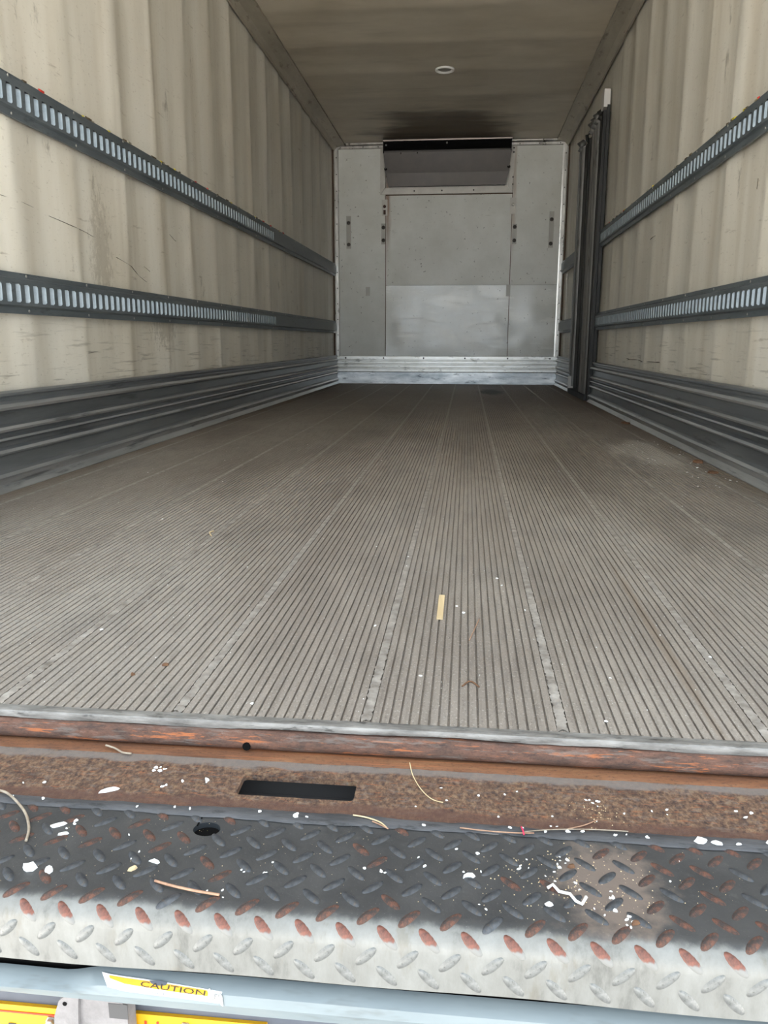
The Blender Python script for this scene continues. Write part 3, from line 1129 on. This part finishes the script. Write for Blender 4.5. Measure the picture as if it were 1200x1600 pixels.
def rectpt(i):
    t = 2 * math.pi * (i + .5) / NH
    ca, sa = math.cos(t), math.sin(t)
    tx = ((PX1 - HXc) if ca > 0 else (HXc - PX0)) / max(1e-9, abs(ca))
    ty = ((YA - HYc) if sa > 0 else (HYc - PY1)) / max(1e-9, abs(sa))
    k = min(tx, ty)
    return (HXc + ca * k, HYc + sa * k)


rp = [rectpt(i) for i in range(NH)]
corners = [(PX1, YA), (PX0, YA), (PX0, PY1), (PX1, PY1)]
for i in range(NH):
    j = (i + 1) % NH
    pts = [per[i], per[j], rp[j]]
    # insert the corner when two neighbours lie on different sides
    for c in corners:
        if (abs(rp[i][0] - c[0]) < 1e-6 and abs(rp[j][1] - c[1]) < 1e-6) or (abs(rp[i][1] - c[1]) < 1e-6 and abs(rp[j][0] - c[0]) < 1e-6):
            if abs(rp[i][0] - rp[j][0]) > 1e-6 and abs(rp[i][1] - rp[j][1]) > 1e-6:
                pts.append(c)
    pts.append(rp[i])
    mb.face([loc(p[0], p[1], ZT) for p in pts])
    mb.face([loc(per[i][0], per[i][1], ZT), loc(per[j][0], per[j][1], ZT), loc(per[j][0], per[j][1], ZT - .006), loc(per[i][0], per[i][1], ZT - .006)], 1)
mb.build('tread_plate', [MPLATE, MREC], step, fix=False)
mb = MB()
na = 10
prof = [(YFL, ZT)]
for i in range(1, na + 1):
    prof.append(surf(-YFL + RAD * math.pi / 2 * i / na))
prof += [(YFL - RAD, ZBOT), (YFL - RAD + .004, ZBOT), (YFL - RAD + .004, ZT - RAD)]


def plateface(x):
    w = .0012 * math.sin(x * 8) + .0008 * math.sin(x * 23 + 1)
    return [loc(x, p, q + (w if q == ZBOT else 0)) for p, q in prof]


nx = 200
rows = [plateface(-HW + 2 * HW * i / nx) for i in range(nx + 1)]
mb.grid(lambda a, b: rows[a][b], nx, len(prof) - 1)
mb.build('plate_nose', MPLATE, step, smooth=math.radians(50), fix=False)
MB().box(-HW, HW, -.262 - SO.y, -.250 - SO.y, -.150 - SO.z, ZT - .004 - SO.z).build('gap_shade_strip', MBLACK, step)  # added black strip that gives the gap under the nose its shade
# cup under the hole and slit from hole to rubber
MB().lathe([(.020, 0), (.020, -.016), (0, -.018)], 20, loc(HXc, HYc, ZT - .006), (0, 0, 1)).build('hole_cup', MBLACK, step, fix=False)
MB().box(*[v for v in (HXc - .0128 - SO.x, HXc - .0110 - SO.x, HYc + .004 - SO.y, YA - SO.y, .0, .0004)]).build('slit', MBLACK, step)

# raised lugs, bent round the nose where they cross it
LP, LL, LW, LH = .0372, .0130, .0047, .0021


def lug_mesh(orient, s, mat):
    """lug centred at unrolled coordinate s, x = 0; orient +1 or -1 at 45 degrees"""
    mb = MB()
    ca, sa = math.cos(math.radians(46)), math.sin(math.radians(46)) * orient
    nu, nv = 8, 4
    grid = []
    for a in range(nu + 1):
        u = -math.cos(math.pi * a / nu)
        row = []
        for b in range(nv + 1):
            v = -1 + 2 * b / nv
            wv = LW * max(0, 1 - abs(u) ** 2.2) ** .5 * v
            h = LH * max(0.0, (1 - abs(u) ** 3) * (1 - abs(v) ** 2.2)) ** .55 - .0001
            du, dv = u * LL, wv
            x = du * ca - dv * sa
            ds = du * sa + dv * ca
            y, z = surf(min(s + ds, SBOT - .0003), h)
            y0, z0 = surf(s)
            row.append((x, y - y0, z - z0))
        grid.append(row)
    mb.grid(lambda a, b: grid[a][b], nu, nv)
    return mb.mesh('lug', mat, True, fix=False)


rows_a = [.1375 + .0367 * j for j in range(6)]        # one slant
rows_b = [.1558 + .0367 * j for j in range(6)]        # other slant
cache = {}
rest = {}
R3 = random.Random(12)
nlug = 0
for orient, rws, xo in ((+1, rows_a, -.1995), (-1, rows_b, -.1995 + LP / 2)):
    for j, s in enumerate(rws):
        if s > SBOT - .004:
            continue
        for i in range(-28, 40):
            x = xo + LP * i
            if abs(x) > HW - .015:
                continue
            y, z = surf(s)
            if j == 0 and orient == 1:
                if s - .009 < -YA:
                    pass
            if (x - HXc) ** 2 / (HRX + .008) ** 2 + (y - HYc) ** 2 / (HRY + .006) ** 2 < 1:
                continue
            # the row under the rubber edge is left partly covered
            arcpos = (s + YFL) / (RAD * math.pi / 2)
            if arcpos > 1.0:
                kind = 2
            elif .2 < arcpos <= 1.0:
                kind = 3
            elif arcpos > -.3:
                kind = 1 if R3.random() < .8 else 0
            elif x > .40:
                kind = 1 if R3.random() < .75 else 0
            elif x < -.06 and s < .2:
                kind = 1 if R3.random() < .6 else 0
            else:
                kind = 1 if R3.random() < .15 else 0
            inview = -.33 < x < .62
            if inview:
                if kind == 2 and arcpos > 2.4 and False:
                    continue
                key = (orient, j if arcpos > -.7 else -1, kind)
                if key not in cache:
                    cache[key] = lug_mesh(orient, s, [MLUGB, MLUGR, MLUGG, MLUGM][kind])
                place('lug', cache[key], step, loc(x, y, z))
                nlug += 1
            else:
                rest.setdefault(kind, []).append((orient, s, x, y, z))
mb = MB()
for kind, lst in rest.items():
    for orient, s, x, y, z in lst:
        me = cache.get((orient, -1 if (s + YFL) / (RAD * math.pi / 2) <= -.7 else None, kind))
        key2 = ('r', orient, round(s, 4))
        if key2 not in cache:
            cache[key2] = lug_mesh(orient, s, MLUGB)
        me = cache[key2]
        i0 = len(mb.v)
        lx = loc(x, y, z)
        mb.v += [(v.co.x + lx[0], v.co.y + lx[1], v.co.z + lx[2]) for v in me.vertices]
        for p in me.polygons:
            mb.f.append(tuple(i0 + q for q in p.vertices))
            mb.mi.append(kind)
o = mb.build('lug_field', [MLUGB, MLUGR, MLUGG, MLUGM], step, smooth=True, fix=False)
o['kind'] = 'stuff'

# moss growing in the hole
RM = random.Random(4)
mb = MB()
for i in range(26):
    a = RM.uniform(0, 6.28)
    r_ = RM.uniform(0, .012)
    px, py = HXc + r_ * math.cos(a), HYc + r_ * math.sin(a)
    z0 = ZT - .020
    tp = (px + RM.uniform(-.003, .003), py + RM.uniform(-.003, .003), z0 + RM.uniform(.006, .015))
    mb.tube([(px, py, z0), ((px + tp[0]) / 2 + .001, (py + tp[1]) / 2, (z0 + tp[2]) / 2), tp], [.0012, .0011, .0002], 4)
tag(mb.build('moss_tuft', MMOSS), 'small tuft of moss growing in the tread plate hole', 'moss')

# ------------------------------------------------------------------ beam under the step
beam = tag(empty('bumper_beam', (0, -.275, -.13)), 'blue grey painted beam under the tread step with torn decal', 'beam')


def beamprof(x):
    w = .0012 * math.sin(x * 21) * (1 if x < .05 else .3)
    zb = -.1525 - .003 * max(0, min(1, (x + .2) / .25))
    top = -.1205 + w * .6
    g_ = max(0, min(1, (-.095 - x) / .045))
    g_ = .0080 * g_ * g_ * (3 - 2 * g_)
    top -= g_
    pr = [(-.215, -.151), (-.264, -.151), (-.2662, top), (-.270, top - .0015), (-.2795, top - .0095), (-.2815, -.1395), (-.2795, -.1440), (-.275, zb + .001), (-.270, zb), (-.215, zb)]
    return [(x, p + .275, q + .13) for p, q in pr]


ragged_prism(beamprof, -1.1, 1.1, 240, 'beam_body', MBEAM, beam, math.radians(35))


def zmap(x, z):
    """fit decal heights to the narrow upper facet"""
    t_ = -.1185 - .042 * (x + .1)
    return t_ - .0045 + (z - t_) * .66


def bsurf(x, z, off=.0006):
    """point on the beam's upper front facet"""
    z = zmap(x, z)
    t = (-.1220 - z) / .0080
    t = max(0, t)
    y = -.270 - .0095 * min(1, t) - .002 * max(0, min(1, (z + .1300) / -.0095)) - off
    return (x, y + .275, z + .13)


def decal(outline, mat, name, parent, off):
    me = MB()
    # outline given as lists of top and bottom edges with equal counts
    tops, bots = outline
    n = len(tops)
    rws = []
    for a, b in zip(tops, bots):
        rws.append([bsurf(a[0] + (b[0] - a[0]) * q / 6, a[1] + (b[1] - a[1]) * q / 6, off) for q in range(7)])
    me.grid(lambda a, b: rws[a][b], n - 1, 6)
    return me.build(name, mat, parent, fix=False)


xs = [-.098, -.088, -.078, -.06, -.03, 0, .012, .018]
tp = [(-.100, -.1135), (-.090, -.1145), (-.075, -.1150), (-.05, -.1155), (-.025, -.1165), (0, -.1175), (.012, -.1180), (.019, -.1185)]
bt = [(-.0995, -.1140), (-.091, -.1255), (-.075, -.1290), (-.05, -.1302), (-.025, -.1308), (0, -.1318), (.010, -.1322), (.016, -.1328)]
DZ = -.0050
tp, bt = [(a, b + DZ) for a, b in tp], [(a, b + DZ) for a, b in bt]
dec = decal((tp, bt), MDWHITE, 'decal', beam, .0005)
ty = [(-.092, -.1152), (-.075, -.1160), (-.05, -.1164), (-.025, -.1173), (0, -.1182), (.006, -.1186)]
by = [(-.0905, -.1175), (-.075, -.1205), (-.05, -.1216), (-.025, -.1224), (0, -.1234), (.006, -.1240)]
ty, by = [(a, b + DZ) for a, b in ty], [(a, b + DZ) for a, b in by]
decal((ty, by), MYEL, 'decal_band', dec, .0009)
RT = random.Random(8)
tt = [(.0045 + i * .0022, -.1215 - .0006 * i + RT.uniform(-.0015, .001)) for i in range(8)]
bt2 = [(.0085 + i * .0018, -.1310 - .0012 * i + RT.uniform(-.0015, .0015)) for i in range(8)]
decal((tt, bt2), MTORN, 'torn_corner', dec, .0013)
tt = [(-.052 + i * .0035, -.1200 + RT.uniform(-.0006, .0006)) for i in range(6)]
bt2 = [(-.050 + i * .0030, -.1225 - .0012 * math.sin(i * .6)) for i in range(6)]
decal((tt, bt2), MSLATE, 'scrape', dec, .0013)


def text_mesh(body, size, mat):
    cu = bpy.data.curves.new('text', 'FONT')
    cu.body = body
    cu.size = size
    cu.align_x = 'CENTER'
    cu.align_y = 'CENTER'
    cu.resolution_u = 2
    ob = bpy.data.objects.new('text', cu)
    COL.objects.link(ob)
    bpy.context.view_layer.update()
    me = bpy.data.meshes.new_from_object(ob.evaluated_get(bpy.context.evaluated_depsgraph_get()))
    bpy.data.objects.remove(ob)
    me.materials.clear()
    me.materials.append(mat)
    return me


def text_on_beam(body, size, xc, zc, slope, mat, parent, sxs=1.0, off=.0011):
    me = text_mesh(body, size, mat)
    for v in me.vertices:
        x = xc + v.co.x * sxs
        z = zc + v.co.y + (x - xc) * slope
        v.co = bsurf(x, z, off)
    o_ = place('lettering', me, parent)
    return o_


text_on_beam('CAUTION', .0062, -.028, -.1248, -.032, MINK, dec, 2.3, .0016)
text_on_beam('Watch your step', .0042, -.028, -.1312, -.030, MGINK, dec, 1.75, .0019)

# ------------------------------------------------------------------ lift housing, decals and bracket below the beam
house = tag(empty('lift_housing', (-.15, -.24, -.2)), 'slate grey housing with yellow warning strip under the beam', 'housing')


def hl(x, y, z):
    return (x + .15, y + .24, z + .2)


MB().box(-.85, .85, .0, .06, -.12, .045).build('housing_body', MSLATE, house)
# yellow strip with red line and printing
MB().box(-.12, .006, -.004, 0, -.10, .0015).build('yellow_strip', MYEL, house)
MB().box(-.12, .006, -.0048, -.004, -.0075, -.0055).build('red_line', MRED, house)
MB().box(.066, .20, -.004, 0, -.10, .0045).build('yellow_strip', MYEL, house)
hx = MB().lathe([(.0062, 0), (.0062, .0015), (.0046, .0015), (.0046, .005), (.003, .0062), (0, .0062)], 6, (0, 0, 0), (0, -1, 0)).mesh('bolt', MRIVET)
place('bolt', hx, house, (-.023, -.004, -.0135))
place('bolt', hx, house, (.118, -.004, -.006))
lm = text_mesh('H', .026, MRED)
o = place('lettering', lm, house, (.083, -.0046, -.0125), (math.radians(90), 0, 0))
lm = text_mesh('E', .022, MINK)
o = place('lettering', lm, house, (-.066, -.0046, -.0285), (math.radians(90), 0, 0))

br = tag(empty('cast_bracket', (-.11, -.26, -.19)), 'grey cast bracket with small hole below the beam', 'bracket')
mb = MB()
ol = [(-.050, -.06), (-.042, .012), (-.036, .030), (-.030, .0355), (-.016, .0345), (-.018, .010), (-.020, -.06)]
mb.prism(ol, 'y', -.012, -.002)
mb.build('bracket_ear', MCAST, br, smooth=math.radians(30))
mb = MB()
ol = [(-.020, -.06), (-.018, .010), (-.016, .0325), (.010, .0305), (.026, .0295), (.030, .022), (.030, -.06)]
mb.prism(ol, 'y', -.008, .010)
mb.build('bracket_body', MCAST, br, smooth=math.radians(30))
MB().box(.012, .031, -.0085, -.0078, .012, .0285).build('bracket_recess', MDARKPIT, br)
MB().lathe([(.0022, 0), (.0022, .0006), (0, .0007)], 10, (-.030, -.012, .0275), (0, -1, 0)).build('bolt_hole', MBLACK, br)

# ------------------------------------------------------------------ loose debris
RD = random.Random(31)


def flake_mesh(seed, lx, ly, h, mat, name='flake'):
    rr = random.Random(seed)
    mb = MB()
    n = 7
    bot, top = [], []
    for i in range(n):
        t = 2 * math.pi * i / n
        q = rr.uniform(.65, 1.15)
        bot.append((lx * q * math.cos(t), ly * q * math.sin(t), 0))
        top.append((lx * q * .8 * math.cos(t), ly * q * .8 * math.sin(t), h * rr.uniform(.6, 1.3)))
    for i in range(n):
        j = (i + 1) % n
        mb.face([bot[i], bot[j], top[j], top[i]])
        mb.face([top[i], top[j], (0, 0, h * 1.2)])
    mb.face(list(reversed(bot)))
    return mb.mesh(name, mat)


FM = [flake_mesh(i, .0030, .0030 * q, .0012, MPAPER) for i, q in enumerate((1, .5, .8, .35, .65, .45))]


def zsurf(x, y):
    if y > .0:
        return .0005
    if y > -.0225:
        return -.034
    if y > -.1205:
        return sz(y) + .0003
    if y > -.1375:
        return -.0392
    return ZT + .0002


def flake(x, y, sc, label, group, me=None, rz=None, z=None):
    o = place('white_flake', me or RD.choice(FM), None, (x, y, zsurf(x, y) if z is None else z), (RD.uniform(-.1, .1), RD.uniform(-.1, .1), RD.uniform(0, 6.28) if rz is None else rz))
    o.scale = (sc, sc, sc)
    return tag(o, label, 'flake', group)


# named heaps: (x, y, count, spread, scale)
GS = 'crumbs on the rusty sill'
for x, y, n, sp, sc, wh in [(-.12, -.055, 8, .014, .8, 'in the loose cluster behind the long scrap'), (-.06, -.072, 2, .008, 1.1, 'right beside the end of the oblong slot'), (-.09, -.075, 1, .004, .9, 'alone between slot and long scrap'),
                            (-.105, -.09, 2, .01, .9, 'in front of the cluster, near the long scrap'), (.215, -.07, 2, .02, .6, 'by the thin curved straw'), (.30, -.06, 2, .02, .6, 'between curved straw and grit patch'),
                            (.384, -.066, 5, .01, .8, 'in the middle of the grit patch'), (.40, -.09, 3, .02, .7, 'at the front of the grit patch'), (.46, -.085, 3, .02, .8, 'behind the ribbed scrap'),
                            (.54, -.07, 3, .012, 1.0, 'well past the ribbed scrap'), (.25, -.10, 3, .03, .6, 'between curved straw and red thread'), (-.25, -.1, 2, .03, .7, 'behind the bent grey stem'), (.34, -.11, 3, .03, .6, 'behind the long pale fibre')]:
    for i in range(n):
        flake(x + RD.gauss(0, sp * .6), max(-.117, min(-.045, y + RD.gauss(0, sp * .5))), sc * RD.uniform(.6, 1.2), 'white crumb on the rusty sill ' + wh, GS)
G2 = ('white foam crumb lying on the rubber strip', 'crumbs on the rubber strip')
for x in (-.27, -.235, -.115, -.075, -.06, .02, .058, .075, .20, .285, .305, .33, .345, .36, .39, .41, .43, .52, .55):
    xx = x + RD.uniform(-.006, .006)
    marks = [(-.26, 'behind the bent grey stem'), (-.115, 'between bent stem and round hole'), (-.07, 'just before the slit of the round hole'), (.02, 'between round hole and square chip'), (.07, 'beside the square paper chip'), (.2, 'past the pale straw'),
             (.29, 'by the short red thread'), (.335, 'under the long pale fibre'), (.36, 'at the foot of the brown fibre'), (.40, 'where the long fibre ends'), (.43, 'between long fibre and ribbed scrap'), (.535, 'past the ribbed scrap')]
    wh = min(marks, key=lambda q: abs(q[0] - xx))[1]
    flake(xx, -.1295 + RD.uniform(-.004, .004), RD.uniform(.6, 1.2), 'white crumb on the rubber strip ' + wh, G2[1])
GT = 'crumbs on the tread plate'
for x, y, n, sp, sc, wh in [(-.175, -.165, 3, .012, .9, 'beside the two jagged scraps'), (-.1, -.185, 3, .02, .7, 'on the near side of the round hole'), (.06, -.19, 3, .02, .7, 'in front of the square paper chip'), (.14, -.20, 3, .03, .8, 'below the two straws'),
                            (.03, -.215, 2, .01, .8, 'behind the tip of the brown twig'), (.02, -.26, 3, .012, .8, 'at the tip of the brown twig'), (.25, -.19, 4, .03, .7, 'around the smooth white pellet'), (.26, -.24, 2, .02, .9, 'near the front edge below the pellet'),
                            (.30, -.18, 5, .014, .8, 'in front of the red thread'), (.335, -.165, 8, .014, .8, 'in the thick cluster behind the crumpled strip'), (.335, -.205, 8, .016, .7, 'in the cluster at the crumpled strip'),
                            (.37, -.215, 5, .02, .8, 'on the dried mud patch'), (.37, -.245, 5, .012, .9, 'at the front edge of the mud patch'), (.39, -.255, 3, .01, .9, 'by the brown leaf crumb'), (.45, -.19, 4, .03, .6, 'among the rusty lugs'),
                            (.19, -.17, 2, .02, 1.0, 'next to the rubber, past the straws')]:
    for i in range(n):
        flake(x + RD.gauss(0, sp * .6), max(-.258, min(-.142, y + RD.gauss(0, sp * .6))), sc * RD.uniform(.5, 1.2), 'white crumb on the tread plate ' + wh, GT)
G4 = ('tiny white crumb lying on the grooved floor', 'crumbs on the grooved floor')
for i in range(46):
    y = RD.uniform(.04, 1.0) if i < 22 else RD.uniform(1.0, 3.4)
    x = RD.uniform(-.42, .66) if i < 22 else RD.uniform(-.9, 1.0)
    npl = sum(1 for q in seams if q > x)
    wh = ['first', 'second', 'third', 'fourth', 'fifth', 'sixth', 'seventh', 'eighth', 'ninth', 'tenth', 'eleventh'][npl]
    flake(x, y, RD.uniform(.5, 1.1), 'white crumb on %s plank from the side door wall, %s' % (wh, 'close to the nosing' if y < .4 else ('level with the wood splinter' if y < 1 else 'well inside the box')), G4[1])
G5 = ('pale crumb in the dirt beside the scuff liner nearer the door', 'crumbs in the dirt along the scuff liner')
for i in range(40):
    y = RD.uniform(1.7, 3.0)
    xx = RD.uniform(.93, 1.165)
    flake(xx, y, RD.uniform(.7, 1.7), 'pale crumb in the dirt %s, %s' % ('by the small brown leaf' if y < 2.15 else ('by the brown leaf litter' if y < 2.5 else 'past the leaf litter'), 'close to the scuff liner' if xx > 1.05 else 'out on the grooves'), G5[1])

# larger single scraps
def big_flake(x, y, lx, ly, h, rz, label, seed, mat=MPAPER):
    o = place('paper_scrap', flake_mesh(seed, lx, ly, h, mat), None, (x, y, zsurf(x, y)), (0, 0, rz))
    return tag(o, label, 'scrap')


big_flake(-.164, -.102, .0135, .0034, .0022, .5, 'long crumbled white scrap on the rusty sill', 41)
big_flake(.482, -.1305, .0075, .0060, .003, .4, 'ribbed white scrap caught on the rubber strip', 42)
big_flake(.497, -.1325, .0080, .0030, .002, -.1, 'flat white scrap beside the ribbed scrap on the rubber', 43)
big_flake(-.192, -.168, .0120, .0038, .0022, .45, 'crumbled white scrap on the tread plate near the bent wire', 44)
big_flake(-.178, -.182, .0075, .0034, .0022, .3, 'small jagged white scrap beside the crumbled one', 45)
big_flake(-.184, -.238, .0075, .0062, .004, .3, 'popcorn shaped white lump on the tread plate', 46)
big_flake(-.163, -.240, .0055, .0055, .0045, .0, 'round white lump next to the popcorn shaped one', 47)
big_flake(.245, -.205, .0065, .0040, .003, .2, 'smooth white pellet between the lugs', 48)
big_flake(.058, -.1295, .0042, .0046, .0008, .2, 'square white paper chip on the rubber strip', 49)
big_flake(-.066, -.215, .0070, .0028, .0016, -.2, 'white chip next to the pale tan chip', 50)
big_flake(.318, -.235, .0042, .0040, .0008, .5, 'square white chip beside the crumpled strip', 51)
# crumpled plastic strip
st = MB().tube([(.318, -.217, ZT + .003), (.323, -.214, ZT + .005), (.328, -.222, ZT + .004), (.338, -.223, ZT + .003), (.342, -.232, ZT + .003), (.347, -.237, ZT + .004), (.352, -.228, ZT + .005)], .0016, 5).build('plastic_strip', MPAPER, None, True)
tag(st, 'crumpled white plastic strip on the muddy tread plate', 'scrap')

# twigs, straws and fibres


def twig(name, pts, r_, mat, label, cat='twig'):
    P_ = [Vector(p) for p in pts]
    out = []
    for i in range(len(P_) - 1):
        p0, p1, p2, p3 = P_[max(i - 1, 0)], P_[i], P_[i + 1], P_[min(i + 2, len(P_) - 1)]
        for q in range(5):
            t = q / 5
            out.append(.5 * ((2 * p1) + (-p0 + p2) * t + (2 * p0 - 5 * p1 + 4 * p2 - p3) * t * t + (-p0 + 3 * p1 - 3 * p2 + p3) * t ** 3))
    out.append(P_[-1])
    return tag(MB().tube(out, r_, 6).build(name, mat, None, True), label, cat)


twig('twig', [(-.053, -.246, ZT + .0032), (-.035, -.2515, ZT + .0038), (-.01, -.2565, ZT + .0040), (.014, -.2585, ZT + .0032)], .0013, MTWIG, 'straight brown twig lying on the tread plate')
twig('wire_piece', [(-.292, -.119, -.0375), (-.270, -.128, -.0360), (-.238, -.152, -.0395), (-.218, -.178, ZT + .0025), (-.2085, -.200, ZT + .0025)], .0015, MGREYTWIG, 'bent grey stem reaching from the rubber onto the tread plate', 'stem')
twig('grass_blade', [(.174, -.020, -.0320), (.179, -.040, -.0362), (.190, -.066, -.0378), (.203, -.083, -.0390), (.216, -.088, -.0395)], .0006, MWOOD, 'thin curved straw lying across the sill', 'straw')
twig('grass_blade', [(.120, -.1235, -.0385), (.135, -.127, -.0380), (.150, -.134, -.0378), (.158, -.139, -.0405)], .0008, MWOOD, 'pale straw lying over the rubber strip', 'straw')
twig('grass_blade', [(.142, -.133, -.0382), (.150, -.137, -.0385), (.160, -.141, -.0405)], .0007, MTWIG, 'short brown straw crossing the rubber strip', 'straw')
twig('grass_blade', [(-.205, -.022, -.030), (-.192, -.024, -.0325), (-.180, -.030, -.0340), (-.168, -.031, -.0345)], .0012, MGREYTWIG, 'dry curled stem in the orange gutter', 'stem')
twig('thread', [(.2995, -.128, -.0372), (.3005, -.134, -.0368), (.3015, -.1395, -.0385)], .0010, MPINK, 'short red thread lying over the rubber strip', 'thread')
twig('grass_blade', [(.235, -.1345, -.0382), (.262, -.1365, -.0386), (.290, -.1372, -.0384), (.312, -.1360, -.0380)], .0007, MTWIG, 'reddish brown straw under the red thread', 'straw')
twig('grass_blade', [(.30, -.1355, -.0378), (.33, -.129, -.0374), (.37, -.124, -.0376), (.41, -.123, -.0378)], .0006, MGREYTWIG, 'long pale fibre along the edge of the rusty sill', 'straw')
twig('grass_blade', [(.348, -.124, -.0385), (.366, -.114, -.0398), (.382, -.103, -.0392)], .0006, MTWIG, 'short brown fibre leaning over the sill edge', 'straw')
twig('twig', [(-.382, .965, .0020), (-.386, .945, .0024), (-.372, .915, .0016)], .0016, MWOOD, 'pale splinter bent on the floor beside a weld bead')
twig('twig', [(.245, .30, .0012), (.252, .34, .0016), (.262, .40, .0012)], .0008, MTWIG, 'thin brown stalk lying along a floor groove')
twig('twig', [(.235, .13, .0010), (.246, .145, .0020), (.258, .13, .0010)], .0012, MLEAF, 'small dry stalk crumb on the floor planks')
o = MB().box(.190, .2005, .392, .520, .0004, .0026).build('wood_splinter', MWOOD)
tag(o, 'flat pale wood splinter lying along the floor grooves', 'splinter')
for x, y, lx, ly, h, label, seed in [(-.195, .156, .006, .004, .003, 'yellow brown leaf crumb near the floor edge', 61), (-.228, .118, .0035, .003, .003, 'dark brown crumb beside the leaf crumb', 62),
                                     (1.145, 3.78, .035, .05, .008, 'crumpled reddish brown leaf against the scuff liner', 63), (1.14, 2.28, .022, .03, .008, 'brown leaf litter against the scuff liner', 64),
                                     (1.12, 2.03, .02, .024, .006, 'small brown leaf against the scuff liner', 65)]:
    o = place('dry_leaf', flake_mesh(seed, lx, ly, h, MLEAF), None, (x, y, .0006), (0, 0, .4))
    tag(o, label, 'leaf')
for x, y, label, seed in [(.392, -.252, 'brown leaf crumb by the white crumbs on the plate', 66), (.345, -.18, 'tan leaf crumb on the muddy tread plate', 67), (-.083, -.2285, 'pale tan chip on a lug', 68)]:
    o = place('dry_leaf', flake_mesh(seed, .005, .003, .002, MLEAF if seed != 68 else MWOOD), None, (x, y, ZT + .0004), (0, 0, .5))
    tag(o, label, 'leaf')

# fine grit nobody could count
RG = random.Random(77)
mb = MB()


def grit(x, y, z, s):
    a = RG.uniform(0, 6.28)
    c, d = math.cos(a) * s, math.sin(a) * s
    mb.face([(x + c, y + d, z), (x - d, y + c, z), (x, y, z + s * .9)])
    mb.face([(x - d, y + c, z), (x - c, y - d, z), (x, y, z + s * .9)])
    mb.face([(x - c, y - d, z), (x + d, y - c, z), (x, y, z + s * .9)])
    mb.face([(x + d, y - c, z), (x + c, y + d, z), (x, y, z + s * .9)])


for i in range(260):
    x, y = RG.gauss(.335, .05), RG.gauss(-.20, .035)
    if -.258 < y < -.142:
        grit(x, y, ZT, RG.uniform(.0003, .0009))
for i in range(90):
    grit(RG.gauss(.385, .015), max(-.118, min(-.045, RG.gauss(-.075, .018))), -.0398, RG.uniform(.0003, .0009))
for i in range(260):
    x, y = RG.uniform(-.3, .6), RG.uniform(-.258, -.142)
    grit(x, y, ZT, RG.uniform(.0002, .0006))
o = mb.build('pale_grit', MWOOD, None, fix=False)
tag(o, 'fine pale grit scattered over tread plate and sill', 'grit', None, 'stuff')
mb = MB()
for i in range(700):
    y = RG.uniform(.02, 3.2)
    grit(RG.uniform(-1.0, 1.1), y, .0, RG.uniform(.0004, .0012))
o = mb.build('floor_grit', MPAPER, None, fix=False)
tag(o, 'fine pale grit scattered over the grooved floor', 'grit', None, 'stuff')

# ------------------------------------------------------------------ yard outside
structure(MB().box(-30, 30, -40, 30, -1.25, -1.15).build('ground', MASPH), 'grey concrete yard under the truck', 'ground')
